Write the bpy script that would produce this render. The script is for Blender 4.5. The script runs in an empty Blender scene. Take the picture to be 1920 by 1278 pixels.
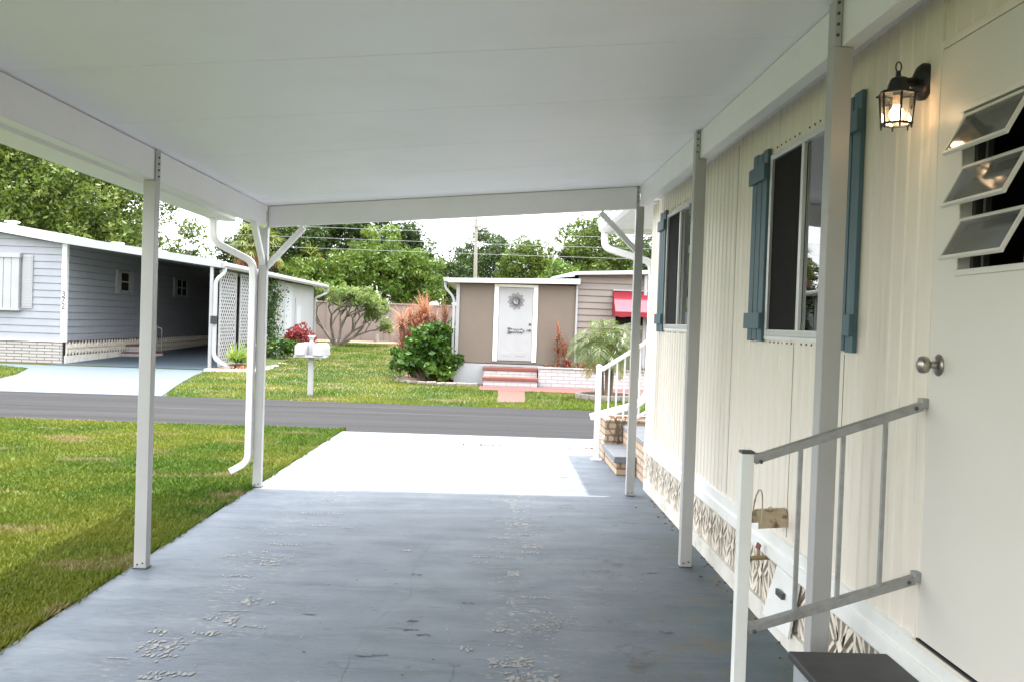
import bpy, bmesh, math, random
import numpy as np
from mathutils import Vector, Matrix, Euler

random.seed(7); RNG = np.random.default_rng(11)
scene = bpy.context.scene
COL = scene.collection
PI = math.pi

# ------------------------------------------------------------------ materials
MATS = {}
def nodes_of(m):
    m.use_nodes = True
    nt = m.node_tree
    return nt, nt.nodes, nt.links, nt.nodes['Principled BSDF']

def add_noise(nt, scale, detail=4, rough=0.55, stretch=None, coord='Object', dist=0.0):
    N, L = nt.nodes, nt.links
    tc = N.new('ShaderNodeTexCoord')
    src = tc.outputs[coord]
    if stretch:
        mp = N.new('ShaderNodeMapping'); mp.inputs['Scale'].default_value = stretch
        L.new(src, mp.inputs['Vector']); src = mp.outputs['Vector']
    n = N.new('ShaderNodeTexNoise')
    n.inputs['Scale'].default_value = scale; n.inputs['Detail'].default_value = detail
    n.inputs['Roughness'].default_value = rough; n.inputs['Distortion'].default_value = dist
    L.new(src, n.inputs['Vector'])
    return n.outputs['Fac']

def ramp(nt, fac, a, b, ca=(0, 0, 0, 1), cb=(1, 1, 1, 1)):
    r = nt.nodes.new('ShaderNodeValToRGB')
    r.color_ramp.elements[0].position = a; r.color_ramp.elements[0].color = ca
    r.color_ramp.elements[1].position = b; r.color_ramp.elements[1].color = cb
    nt.links.new(fac, r.inputs['Fac'])
    return r.outputs['Color']

def mixc(nt, fac, a, b, mode='MIX'):
    m = nt.nodes.new('ShaderNodeMix'); m.data_type = 'RGBA'; m.blend_type = mode
    for sock, v in ((m.inputs[0], fac), (m.inputs[6], a), (m.inputs[7], b)):
        if hasattr(v, 'links'): nt.links.new(v, sock)
        elif isinstance(v, (int, float)): sock.default_value = v
        else: sock.default_value = (*v[:3], 1)
    return m.outputs[2]

def math_(nt, op, a, b=None, c=None):
    m = nt.nodes.new('ShaderNodeMath'); m.operation = op
    for i, v in enumerate((a, b, c)):
        if v is None: continue
        if hasattr(v, 'links'): nt.links.new(v, m.inputs[i])
        else: m.inputs[i].default_value = v
    return m.outputs[0]

def bump(nt, h, strength, dist=0.01):
    b = nt.nodes.new('ShaderNodeBump'); b.inputs['Strength'].default_value = strength
    b.inputs['Distance'].default_value = dist
    nt.links.new(h, b.inputs['Height'])
    nt.links.new(b.outputs['Normal'], nt.nodes['Principled BSDF'].inputs['Normal'])

def mat(name, col, rough=0.5, col2=None, scale=6, lo=0.35, hi=0.7, stretch=None,
        bmp=0.0, bscale=60, metal=0.0, spec=0.5, dirt=None, dscale=2.5, dlo=.55, dhi=.8, dstretch=None, damt=0.6):
    m = bpy.data.materials.new(name); MATS[name] = m
    nt, N, L, B = nodes_of(m)
    B.inputs['Roughness'].default_value = rough; B.inputs['Metallic'].default_value = metal
    B.inputs['Specular IOR Level'].default_value = spec
    c = None
    if col2 is not None:
        c = mixc(nt, ramp(nt, add_noise(nt, scale, 5, .6, stretch), lo, hi), col, col2)
    if dirt is not None:
        f = ramp(nt, add_noise(nt, dscale, 6, .65, dstretch), dlo, dhi)
        f = math_(nt, 'MULTIPLY', f, damt)
        c = mixc(nt, f, c if c is not None else col, dirt)
    if c is None: B.inputs['Base Color'].default_value = (*col, 1)
    else: L.new(c, B.inputs['Base Color'])
    if bmp: bump(nt, add_noise(nt, bscale, 4, .6, stretch), bmp, .004)
    return m

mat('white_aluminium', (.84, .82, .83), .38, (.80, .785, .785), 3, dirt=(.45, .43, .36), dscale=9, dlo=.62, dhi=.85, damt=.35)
mat('post_white_dimmed', (0.418, 0.410, 0.392), .4, (0.382, 0.374, 0.360), 3, dirt=(0.216, 0.202, 0.158), dscale=9, dlo=.62, dhi=.85, damt=.35)  # beam paint darkened for the posts; dimmer light put into the colour
mat('ceiling_white', (.92, .895, .915), .42, (.90, .88, .89), 1.6, bmp=.12, bscale=160, dirt=(0.686, 0.655, 0.541), dscale=1.1, dlo=.5, dhi=.9, damt=.35)
mat('white_trim', (.80, .80, .765), .45, (.72, .71, .66), 4, dirt=(.36, .33, .26), dscale=7, dlo=.6, dhi=.86, damt=.4)
mat('cream_siding', (0.795, 0.725, 0.622), .42, (0.762, 0.688, 0.586), 3, stretch=(1, 5, .6), dirt=(0.374, 0.337, 0.217), dscale=3, dlo=.56, dhi=.84, dstretch=(1, 9, .5), damt=.55)
mat('cream_door', (0.735, 0.688, 0.618), .42, (0.711, 0.665, 0.600), 2, bmp=.03, bscale=30)
mat('teal_paint', (.066, .130, .155), .5, (.045, .095, .118), 5, stretch=(1, 6, .8), bmp=.15, bscale=40, dirt=(.03, .06, .075), dscale=14, dlo=.66, dhi=.8, damt=.7)
mat('window_metal', (.62, .62, .60), .35, metal=.6)
mat('rail_metal', (.36, .36, .345), .42, (.27, .265, .255), 25, metal=.35, dirt=(.12, .11, .09), dscale=30, dlo=.6, dhi=.8, damt=.6)
mat('black_metal', (.012, .012, .013), .45, bmp=.1, bscale=60)
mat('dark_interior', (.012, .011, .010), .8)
mat('screen_mesh', (.013, .012, .011), .8, (.020, .018, .016), 2, spec=.1)
mat('bolt_dark', (.10, .10, .095), .5, metal=.6)
mat('nickel', (.45, .42, .37), .28, (.22, .20, .17), 40, metal=1.0)
mat('skirt_block', (0.760, 0.684, 0.580), .85, (0.665, 0.589, 0.484), 12, bmp=.3, bscale=80, dirt=(0.285, 0.237, 0.162), dscale=6, dlo=.55, dhi=.85, damt=.5)
mat('concrete_white', (.70, .67, .60), .8, (.58, .55, .48), 5, bmp=.3, bscale=60, dirt=(.16, .15, .10), dscale=5, dlo=.56, dhi=.8, damt=.65)
mat('dark_step', (.030, .031, .031), .6, (.05, .05, .05), 8, bmp=.3, bscale=120, dirt=(.11, .11, .11), dscale=3, dlo=.6, dhi=.8, damt=.5)
mat('grey_step', (0.187, 0.200, 0.212), .6, (0.145, 0.153, 0.166), 6, bmp=.2, bscale=60)
mat('grey_step_side', (.33, .35, .36), .7, (.26, .28, .29), 6, bmp=.2, bscale=60)
mat('tan_rust', (.44, .36, .24), .6, (.37, .29, .18), 14, dirt=(.10, .035, .018), dscale=22, dlo=.55, dhi=.66, damt=.9)
mat('brass', (.36, .28, .17), .4, metal=.8)
mat('red_paint', (.17, .05, .035), .6)
mat('rubber', (.008, .008, .008), .6)
mat('blue_grey_siding', (0.252, 0.261, 0.281), .5, (0.232, 0.240, 0.261), 3)
mat('taupe_wall', (0.142, 0.111, 0.086), .6, (0.133, 0.103, 0.076), 3, bmp=.05)
mat('taupe_siding', (0.194, 0.158, 0.130), .5, (0.176, 0.143, 0.118), 3)
mat('roof_white', (0.535, 0.535, 0.535), .4, (0.474, 0.474, 0.474), 2)
mat('white_paint', (0.319, 0.319, 0.319), .5, (0.293, 0.293, 0.293), 3)
mat('grey_panel', (.36, .37, .38), .6)
mat('red_canvas', (0.204, 0.003, 0.012), .7, (0.177, 0.003, 0.011), 5)
mat('pink_canvas', (0.286, 0.031, 0.051), .7, (0.258, 0.027, 0.044), 5)
mat('red_tread', (0.167, 0.054, 0.040), .7, (0.138, 0.043, 0.032), 7, bmp=.15)
mat('red_path', (0.133, 0.041, 0.036), .75, (0.112, 0.036, 0.030), 3, bmp=.15)
mat('orange_path', (0.084, 0.039, 0.025), .8, (0.072, 0.032, 0.022), 9, bmp=.2)
mat('wall_pink', (0.198, 0.157, 0.133), .85, (0.180, 0.144, 0.123), 1.2, bmp=.15, bscale=30)
mat('bark', (.17, .125, .085), .9, (.10, .075, .05), 9, stretch=(1, 1, .25), bmp=.6, bscale=16)
mat('pale_bark', (.19, .155, .12), .85, (.13, .105, .08), 8, bmp=.4, bscale=14)
mat('palm_thatch', (.24, .145, .075), .95, (.13, .075, .035), 12, stretch=(1, 1, .4), bmp=.8, bscale=14)
mat('pole_wood', (.30, .27, .235), .85, (.24, .215, .18), 6, stretch=(1, 1, .2))
mat('wire', (.30, .31, .32), .6)
mat('stone', (0.218, 0.190, 0.156), .9, (0.163, 0.136, 0.112), 7, bmp=.5, bscale=20)
mat('mulch', (.17, .09, .055), .95, (.08, .045, .03), 25, bmp=.9, bscale=60)
mat('soil', (0.160, 0.112, 0.072), .95, (0.120, 0.084, 0.052), 4, bmp=.5, bscale=30)
mat('number_grey', (.02, .022, .028), .5)
mat('ornament_brown', (.035, .018, .018), .5)
mat('sign_grey', (.06, .06, .065), .6)
mat('sign_letters', (.60, .60, .58), .6)
mat('blind_white', (.86, .86, .84), .5)
mat('bulb_holder', (.60, .48, .36), .5)

def brick_mat(name, c1, c2, mortar, bw, bh, rot=None, msize=.012, bm=.5, coord='Object'):
    m = bpy.data.materials.new(name); MATS[name] = m
    nt, N, L, B = nodes_of(m)
    B.inputs['Roughness'].default_value = .85
    tc = N.new('ShaderNodeTexCoord'); mp = N.new('ShaderNodeMapping')
    sx = N.new('ShaderNodeSeparateXYZ'); L.new(tc.outputs[coord], sx.inputs[0])
    cb = N.new('ShaderNodeCombineXYZ')
    L.new(math_(nt, 'ADD', sx.outputs['X'], sx.outputs['Y']), cb.inputs['X']); L.new(sx.outputs['Z'], cb.inputs['Y'])
    b = N.new('ShaderNodeTexBrick'); b.inputs['Scale'].default_value = 1
    b.inputs['Color1'].default_value = (*c1, 1); b.inputs['Color2'].default_value = (*c2, 1); b.inputs['Mortar'].default_value = (*mortar, 1)
    b.inputs['Brick Width'].default_value = bw; b.inputs['Row Height'].default_value = bh; b.inputs['Mortar Size'].default_value = msize
    L.new(cb.outputs[0], b.inputs['Vector'])
    c = mixc(nt, math_(nt, 'MULTIPLY', ramp(nt, add_noise(nt, 9, 5), .45, .8), .45), b.outputs['Color'], tuple(x * .6 for x in c1))
    L.new(c, B.inputs['Base Color'])
    bump(nt, math_(nt, 'SUBTRACT', math_(nt, 'MULTIPLY', add_noise(nt, 40), .3), b.outputs['Fac']), bm, .01)
    return m
brick_mat('tan_brick', (.50, .37, .25), (.42, .29, .19), (.20, .16, .12), .24, .075)
brick_mat('white_brick', (.43, .41, .40), (.39, .375, .365), (.27, .25, .24), .30, .09, msize=.010)
brick_mat('cream_brick', (.36, .335, .31), (.32, .30, .275), (.11, .10, .09), .42, .083, msize=.012)
brick_mat('red_brick', (.42, .17, .11), (.34, .13, .09), (.50, .42, .35), .22, .07)

# slab paint: blue grey, worn in the wheel tracks, cracked and stained
def slab_material():
    m = bpy.data.materials.new('slab_paint'); MATS['slab_paint'] = m
    nt, N, L, B = nodes_of(m)
    tc = N.new('ShaderNodeTexCoord'); sx = N.new('ShaderNodeSeparateXYZ'); L.new(tc.outputs['Object'], sx.inputs[0])
    X, Y = sx.outputs['X'], sx.outputs['Y']
    base = mixc(nt, ramp(nt, add_noise(nt, 1.3, 6, .65, (1, 1, 1)), .35, .7), (0.154, 0.174, 0.201), (0.133, 0.154, 0.174))
    base = mixc(nt, ramp(nt, add_noise(nt, 7, 6, .7, (.35, 1.6, 1)), .46, .66), base, (0.095, 0.111, 0.126))
    base = mixc(nt, math_(nt, 'MULTIPLY', ramp(nt, add_noise(nt, 4, 6, .7, (.3, 1.4, 1)), .48, .64), .75), base, (0.193, 0.216, 0.237))
    base = mixc(nt, math_(nt, 'MULTIPLY', ramp(nt, add_noise(nt, 11, 5, .75, (.5, 1.5, 1), dist=.6), .60, .68), .55), base, (0.076, 0.085, 0.091))
    # greener film towards the house and the near end
    gx = N.new('ShaderNodeMapRange'); gx.inputs[1].default_value = .35; gx.inputs[2].default_value = 1.3
    L.new(math_(nt, 'SUBTRACT', X, math_(nt, 'MULTIPLY', math_(nt, 'SUBTRACT', Y, 4.2), .22)), gx.inputs[0])
    gf = math_(nt, 'MULTIPLY', gx.outputs[0], ramp(nt, add_noise(nt, 1.7, 5, .6), .25, .6))
    base = mixc(nt, math_(nt, 'MULTIPLY', gf, .9), base, (0.082, 0.111, 0.115))
    def track(cx, w):
        d = math_(nt, 'DIVIDE', math_(nt, 'SUBTRACT', X, cx), w)
        return math_(nt, 'POWER', 2.718, math_(nt, 'MULTIPLY', math_(nt, 'MULTIPLY', d, d), -1.0))
    tracks = math_(nt, 'ADD', math_(nt, 'ADD', track(.22, .20), math_(nt, 'MULTIPLY', track(-1.42, .28), .72)), .03)
    # tyre-tread shaped chips in rows across the track
    patch = ramp(nt, add_noise(nt, 2.6, 3, .55, (1, 1.3, 1)), .50, .60)
    wv = N.new('ShaderNodeTexWave'); wv.wave_type = 'BANDS'; wv.bands_direction = 'X'
    wv.inputs['Scale'].default_value = 6.5; wv.inputs['Distortion'].default_value = 7; wv.inputs['Detail'].default_value = 3; wv.inputs['Detail Scale'].default_value = 2.5
    L.new(tc.outputs['Object'], wv.inputs['Vector'])
    rows = ramp(nt, add_noise(nt, 10, 3, .6, (.35, 1.6, 1)), .48, .53)
    ticks = math_(nt, 'MULTIPLY', math_(nt, 'MULTIPLY', ramp(nt, wv.outputs['Fac'], .42, .58), rows), patch)
    fine = math_(nt, 'MULTIPLY', ramp(nt, add_noise(nt, 26, 5, .7, (.6, 1.3, 1)),   .56, .59), ramp(nt, add_noise(nt, 1.9, 3, .5), .42, .58))
    chip = math_(nt, 'MULTIPLY', math_(nt, 'MAXIMUM', math_(nt, 'MULTIPLY', ticks, .0), fine), tracks)
    chip = math_(nt, 'MINIMUM', math_(nt, 'MULTIPLY', chip, 1.15), 1.0)
    base = mixc(nt, chip, base, (0.289, 0.296, 0.260))
    # bare concrete showing near the steps
    bare = math_(nt, 'MULTIPLY', ramp(nt, add_noise(nt, 5, 6, .75, (1, .8, 1)), .51, .57), gx.outputs[0])
    base = mixc(nt, math_(nt, 'MULTIPLY', bare, .75), base, (0.160, 0.138, 0.095))
    # oil marks
    oil = math_(nt, 'MULTIPLY', ramp(nt, add_noise(nt, 3.3, 5, .7), .56, .70), track(.75, .35))
    base = mixc(nt, math_(nt, 'MULTIPLY', oil, .75), base, (0.061, 0.063, 0.059))
    spots = ramp(nt, add_noise(nt, 17, 2, .5), .76, .785)
    base = mixc(nt, math_(nt, 'MULTIPLY', spots, .8), base, (0.034, 0.038, 0.033))
    L.new(base, B.inputs['Base Color']); B.inputs['Specular IOR Level'].default_value = .06
    L.new(math_(nt, 'ADD', math_(nt, 'MULTIPLY', add_noise(nt, 3, 5, .6), .35), .40), B.inputs['Roughness'])
    h = math_(nt, 'ADD', math_(nt, 'MULTIPLY', add_noise(nt, 90, 4, .6), .4), math_(nt, 'MULTIPLY', chip, -.1))
    bump(nt, math_(nt, 'ADD', h, add_noise(nt, 4, 4, .6, (.4, 1.5, 1))), .16, .008)
slab_material()

def asphalt():
    m = bpy.data.materials.new('asphalt'); MATS['asphalt'] = m
    nt, N, L, B = nodes_of(m)
    c = mixc(nt, ramp(nt, add_noise(nt, 1.0, 6, .6, (.12, 2.2, 1)), .35, .68), (0.017, 0.017, 0.018), (0.030, 0.029, 0.030))
    c = mixc(nt, math_(nt, 'MULTIPLY', ramp(nt, add_noise(nt, 1.3, 6, .7, (.09, 3.5, 1), dist=.4), .60, .70), .6), c, (0.065, 0.066, 0.061))
    c = mixc(nt, math_(nt, 'MULTIPLY', ramp(nt, add_noise(nt, 120, 2), .45, .75), .35), c, (0.052, 0.053, 0.048))
    L.new(c, B.inputs['Base Color']); B.inputs['Roughness'].default_value = .9; B.inputs['Specular IOR Level'].default_value = .08
    bump(nt, add_noise(nt, 150, 3), .4, .006)
asphalt()
mat('blue_drive', (0.075, 0.099, 0.122), .6, (0.066, 0.090, 0.111), 1.5, bmp=.1, bscale=60, dirt=(0.050, 0.063, 0.073), dscale=1.2, dlo=.55, dhi=.8, damt=.5)

def leaf_mat(name, c1, c2, c3=None, trans=.35, rough=.5, spec=.3):
    m = bpy.data.materials.new(name); MATS[name] = m
    m.use_nodes = True; nt = m.node_tree; N, L = nt.nodes, nt.links
    B = N['Principled BSDF']; out = N['Material Output']
    g = N.new('ShaderNodeNewGeometry')
    c = mixc(nt, g.outputs['Random Per Island'], c1, c2)
    if c3 is not None:
        c = mixc(nt, ramp(nt, add_noise(nt, .9, 3, .5), .48, .66), c, c3)
    L.new(c, B.inputs['Base Color']); B.inputs['Roughness'].default_value = rough
    B.inputs['Specular IOR Level'].default_value = spec
    t = N.new('ShaderNodeBsdfTranslucent')
    L.new(mixc(nt, .5, c, (c2[0] * 1.5, c2[1] * 1.5, c2[2])), t.inputs['Color'])
    mx = N.new('ShaderNodeMixShader'); mx.inputs[0].default_value = trans
    L.new(B.outputs[0], mx.inputs[1]); L.new(t.outputs[0], mx.inputs[2]); L.new(mx.outputs[0], out.inputs['Surface'])
    return m
leaf_mat('oak_leaf', (0.019, 0.045, 0.004), (0.090, 0.129, 0.015), (0.120, 0.159, 0.026), trans=.22)
leaf_mat('dark_leaf', (0.010, 0.028, 0.005), (0.043, 0.073, 0.012), (0.065, 0.099, 0.019), trans=.2)
leaf_mat('bright_leaf', (0.026, 0.065, 0.007), (0.099, 0.155, 0.017), (0.129, 0.185, 0.026), trans=.25)
leaf_mat('bush_leaf', (0.013, 0.043, 0.005), (0.052, 0.112, 0.010), (0.086, 0.155, 0.017), trans=.22)
leaf_mat('grey_leaf', (.055, .105, .022), (.15, .205, .055), (.20, .23, .09))
leaf_mat('palm_leaf', (0.044, 0.077, 0.009), (0.102, 0.136, 0.023), (0.127, 0.148, 0.034), rough=.35, spec=.5)
leaf_mat('palm_old_leaf', (.19, .17, .045), (.30, .23, .07), None)
leaf_mat('sabal_leaf', (.06, .095, .012), (.20, .23, .045), None)
leaf_mat('orange_leaf', (0.235, 0.085, 0.051), (0.397, 0.199, 0.132), (0.382, 0.228, 0.154))
leaf_mat('red_leaf', (0.138, 0.015, 0.022), (0.258, 0.043, 0.043), (0.077, 0.034, 0.026))
leaf_mat('strap_leaf', (0.103, 0.172, 0.026), (0.206, 0.284, 0.052), None)
leaf_mat('rust_leaf', (.22, .08, .045), (.35, .15, .08), None)
leaf_mat('vine_leaf', (.02, .05, .014), (.05, .10, .022), None)
leaf_mat('white_petal', (.75, .74, .68), (.80, .78, .70), None, trans=.2)
leaf_mat('orange_boots', (.35, .07, .02), (.45, .12, .04), None, trans=.1)

def grass_mat(name, blades):
    m = bpy.data.materials.new(name); MATS[name] = m
    nt, N, L, B = nodes_of(m)
    g = N.new('ShaderNodeNewGeometry')
    pos = g.outputs['Position']
    def nz(scale, stretch=(1, 1, 0), detail=4):
        mp = N.new('ShaderNodeMapping'); mp.inputs['Scale'].default_value = stretch; L.new(pos, mp.inputs['Vector'])
        n = N.new('ShaderNodeTexNoise'); n.inputs['Scale'].default_value = scale; n.inputs['Detail'].default_value = detail
        L.new(mp.outputs[0], n.inputs['Vector']); return n.outputs['Fac']
    dark, light, yel, dry = (0.022, 0.055, 0.003), (0.090, 0.148, 0.009), (0.151, 0.161, 0.018), (0.232, 0.173, 0.090)
    if blades:
        c = mixc(nt, g.outputs['Random Per Island'], dark, light)
    else:
        dark, light, yel, dry = (0.019, 0.039, 0.003), (0.039, 0.064, 0.007), (0.083, 0.081, 0.016), (0.168, 0.122, 0.074)
        c = mixc(nt, ramp(nt, nz(30), .3, .7), dark, light)
    c = mixc(nt, math_(nt, 'MULTIPLY', ramp(nt, nz(.55), .42, .62), .8), c, yel)
    c = mixc(nt, math_(nt, 'MULTIPLY', ramp(nt, nz(1.3, (.55, 1.3, 0), 6), .575, .68), .85), c, dry)
    L.new(c, B.inputs['Base Color']); B.inputs['Roughness'].default_value = .6; B.inputs['Specular IOR Level'].default_value = .25
    if blades:
        t = N.new('ShaderNodeBsdfTranslucent'); L.new(c, t.inputs['Color'])
        mx = N.new('ShaderNodeMixShader'); mx.inputs[0].default_value = .3
        L.new(B.outputs[0], mx.inputs[1]); L.new(t.outputs[0], mx.inputs[2]); L.new(mx.outputs[0], N['Material Output'].inputs['Surface'])
    else:
        bump(nt, add_noise(nt, 40, 4), .8, .02)
grass_mat('grass_blades', True); grass_mat('lawn_ground', False)

def glass_mat(name, tint, rough, ior=1.6, base=0.0, gloss_boost=0.0):
    m = bpy.data.materials.new(name); MATS[name] = m
    m.use_nodes = True; nt = m.node_tree; N, L = nt.nodes, nt.links
    out = N['Material Output']; N.remove(N['Principled BSDF'])
    fr = N.new('ShaderNodeFresnel'); fr.inputs['IOR'].default_value = ior
    tr = N.new('ShaderNodeBsdfTransparent'); tr.inputs['Color'].default_value = (*tint, 1)
    gl = N.new('ShaderNodeBsdfGlossy'); gl.inputs['Roughness'].default_value = rough; gl.inputs['Color'].default_value = (1, 1, 1, 1)
    mx = N.new('ShaderNodeMixShader')
    f = math_(nt, 'MINIMUM', math_(nt, 'ADD', math_(nt, 'MULTIPLY', fr.outputs[0], 1.0 + gloss_boost), .0), 1.0)
    L.new(f, mx.inputs[0]); L.new(gl.outputs[0], mx.inputs[2])
    if base > 0:
        df = N.new('ShaderNodeBsdfDiffuse'); df.inputs['Color'].default_value = (.50, .52, .49, 1)
        m2 = N.new('ShaderNodeMixShader'); m2.inputs[0].default_value = base
        L.new(tr.outputs[0], m2.inputs[1]); L.new(df.outputs[0], m2.inputs[2]); L.new(m2.outputs[0], mx.inputs[1])
    else: L.new(tr.outputs[0], mx.inputs[1])
    L.new(mx.outputs[0], out.inputs['Surface'])
glass_mat('window_glass', (.85, .87, .86), .01, 1.6, gloss_boost=.25)
glass_mat('frosted_glass', (.62, .64, .62), .09, 1.5, base=.22, gloss_boost=.3)
glass_mat('lantern_glass', (.95, .90, .82), .05, 1.45, base=.25)

def emit(name, col, s):
    m = bpy.data.materials.new(name); MATS[name] = m
    nt, N, L, B = nodes_of(m)
    B.inputs['Base Color'].default_value = (.9, .9, .85, 1)
    B.inputs['Emission Color'].default_value = (*col, 1); B.inputs['Emission Strength'].default_value = s
emit('lit_bulb', (1.0, .66, .38), 5)

# ------------------------------------------------------------------ mesh builder
OFF = {}
def off_of(p): return OFF.get(p.name, Vector((0, 0, 0))) if p else Vector((0, 0, 0))

class MB:
    def __init__(s): s.v = []; s.f = []; s.mi = []; s.cur = 0
    def add(s, vs, fs):
        b = len(s.v); s.v.extend([tuple(v) for v in vs])
        for f in fs: s.f.append(tuple(b + i for i in f)); s.mi.append(s.cur)
        return s
    def m(s, i): s.cur = i; return s
    def hexa(s, p):  # 8 points: bottom 4 ccw, top 4 ccw
        return s.add(p, [(3, 2, 1, 0), (4, 5, 6, 7), (0, 1, 5, 4), (1, 2, 6, 5), (2, 3, 7, 6), (3, 0, 4, 7)])
    def box(s, x0, x1, y0, y1, z0, z1):
        return s.hexa([(x0, y0, z0), (x1, y0, z0), (x1, y1, z0), (x0, y1, z0), (x0, y0, z1), (x1, y0, z1), (x1, y1, z1), (x0, y1, z1)])
    def obox(s, c, size, rot):
        M = Euler(rot).to_matrix() if not isinstance(rot, Matrix) else rot
        hx, hy, hz = (d / 2 for d in size); c = Vector(c)
        return s.hexa([c + M @ Vector(q) for q in ((-hx, -hy, -hz), (hx, -hy, -hz), (hx, hy, -hz), (-hx, hy, -hz), (-hx, -hy, hz), (hx, -hy, hz), (hx, hy, hz), (-hx, hy, hz))])
    def bar(s, a, b, w, t, up=(0, 0, 1)):  # rectangular bar from a to b; w across, t along up
        a, b = Vector(a), Vector(b); d = (b - a).normalized(); u = Vector(up)
        r = d.cross(u)
        if r.length < 1e-4: r = d.cross(Vector((0, 1, 0)))
        r.normalize(); u = r.cross(d).normalized(); r *= w / 2; u *= t / 2
        return s.hexa([a - r - u, a + r - u, b + r - u, b - r - u, a - r + u, a + r + u, b + r + u, b - r + u])
    def path(s, pts, w, t, up):  # rectangular tube along a polyline (w along `up` x dir, t along up), mitred
        pts = [Vector(p) for p in pts]; up = Vector(up).normalized(); rings = []
        for i, p in enumerate(pts):
            d = Vector((0, 0, 0))
            if i: d += (p - pts[i - 1]).normalized()
            if i < len(pts) - 1: d += (pts[i + 1] - p).normalized()
            d.normalize(); r = d.cross(up).normalized()
            rings.append([p - r * w / 2 - up * t / 2, p + r * w / 2 - up * t / 2, p + r * w / 2 + up * t / 2, p - r * w / 2 + up * t / 2])
        vs = [q for r in rings for q in r]; fs = []
        for i in range(len(pts) - 1):
            for k in range(4): fs.append((4 * i + k, 4 * i + (k + 1) % 4, 4 * i + 4 + (k + 1) % 4, 4 * i + 4 + k))
        n = 4 * (len(pts) - 1); fs += [(3, 2, 1, 0), (n, n + 1, n + 2, n + 3)]
        return s.add(vs, fs)
    def tube(s, pts, rad, n=8, cap=True):
        pts = [Vector(p) for p in pts]
        rad = rad if isinstance(rad, (list, tuple)) else [rad] * len(pts)
        vs = []; fs = []; pu = None
        for i, p in enumerate(pts):
            d = (pts[min(i + 1, len(pts) - 1)] - pts[max(i - 1, 0)]).normalized()
            if pu is None:
                pu = d.cross(Vector((0, 0, 1)))
                if pu.length < 1e-3: pu = d.cross(Vector((0, 1, 0)))
            u = (pu - d * pu.dot(d)).normalized(); w = d.cross(u); pu = u
            for k in range(n):
                a = 2 * PI * k / n; vs.append(p + (u * math.cos(a) + w * math.sin(a)) * rad[i])
        for i in range(len(pts) - 1):
            for k in range(n): fs.append((i * n + k, i * n + (k + 1) % n, (i + 1) * n + (k + 1) % n, (i + 1) * n + k))
        if cap: fs += [tuple(range(n - 1, -1, -1)), tuple((len(pts) - 1) * n + k for k in range(n))]
        return s.add(vs, fs)
    def lathe(s, o, axis, prof, n=20):  # prof: (radius, distance along axis)
        o = Vector(o); q = Vector(axis).normalized().to_track_quat('Z', 'Y'); vs = []; fs = []
        for r, h in prof:
            for k in range(n):
                a = 2 * PI * k / n; vs.append(o + q @ Vector((r * math.cos(a), r * math.sin(a), h)))
        for i in range(len(prof) - 1):
            for k in range(n): fs.append((i * n + k, i * n + (k + 1) % n, (i + 1) * n + (k + 1) % n, (i + 1) * n + k))
        fs += [tuple(range(n - 1, -1, -1)), tuple((len(prof) - 1) * n + k for k in range(n))]
        return s.add(vs, fs)
    def prism(s, poly, d):  # poly of 3d points extruded by vector d
        n = len(poly); d = Vector(d); a = [Vector(p) for p in poly]
        vs = a + [p + d for p in a]
        return s.add(vs, [tuple(range(n - 1, -1, -1)), tuple(range(n, 2 * n))] + [(i, (i + 1) % n, n + (i + 1) % n, n + i) for i in range(n)])
    def sheet(s, poly, z0, z1): return s.prism([(x, y, z0) for x, y in poly], (0, 0, z1 - z0))
    def build(s, name, mats, parent=None, smooth=False, bevel=0.0):
        me = bpy.data.meshes.new(name); o = off_of(parent)
        me.from_pydata([(v[0] - o.x, v[1] - o.y, v[2] - o.z) for v in s.v], [], s.f)
        mats = mats if isinstance(mats, (list, tuple)) else [mats]
        for m_ in mats: me.materials.append(MATS[m_])
        if len(mats) > 1: me.polygons.foreach_set('material_index', s.mi)
        bm = bmesh.new(); bm.from_mesh(me); bmesh.ops.recalc_face_normals(bm, faces=bm.faces); bm.to_mesh(me); bm.free()
        ob = bpy.data.objects.new(name, me); COL.objects.link(ob)
        if parent: ob.parent = parent; OFF[ob.name] = o
        if smooth:
            me.shade_smooth()
            md = ob.modifiers.new('auto', 'EDGE_SPLIT'); md.split_angle = math.radians(40)
        if bevel:
            b = ob.modifiers.new('bevel', 'BEVEL'); b.width = bevel; b.segments = 2; b.limit_method = 'ANGLE'; b.angle_limit = math.radians(40)
        return ob

def tag(o, label=None, cat=None, group=None, kind=None):
    if label: o['label'] = label
    if cat: o['category'] = cat
    if group: o['group'] = group
    if kind: o['kind'] = kind
    return o
def thing(name, label, cat, loc, group=None):
    e = bpy.data.objects.new(name, None); COL.objects.link(e); e.location = loc; e.empty_display_size = .1
    OFF[e.name] = Vector(loc)
    return tag(e, label, cat, group)
def part_copy(o, d, parent):
    c = o.copy(); COL.objects.link(c); c.parent = parent; c.location = o.location + Vector(d); OFF[c.name] = off_of(parent); return c
def copy_tree(o, parent=None):
    c = o.copy(); COL.objects.link(c); c.parent = parent
    for ch in list(o.children): copy_tree(ch, c)
    return c
def to_mesh(o, parent):
    bpy.context.view_layer.update()
    me = bpy.data.meshes.new_from_object(o); n = o.name.split('.')[0]; mats = [m for m in o.data.materials]; loc, rot = o.location.copy(), o.rotation_euler.copy()
    bpy.data.objects.remove(o); q = bpy.data.objects.new(n, me); COL.objects.link(q); q.parent = parent; q.location = loc; q.rotation_euler = rot; OFF[q.name] = off_of(parent)
    if not me.materials: [me.materials.append(m) for m in mats]
    return q
def structure(o): o['kind'] = 'structure'; return o
def lerp(a, b, t): return a + (b - a) * t

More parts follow.
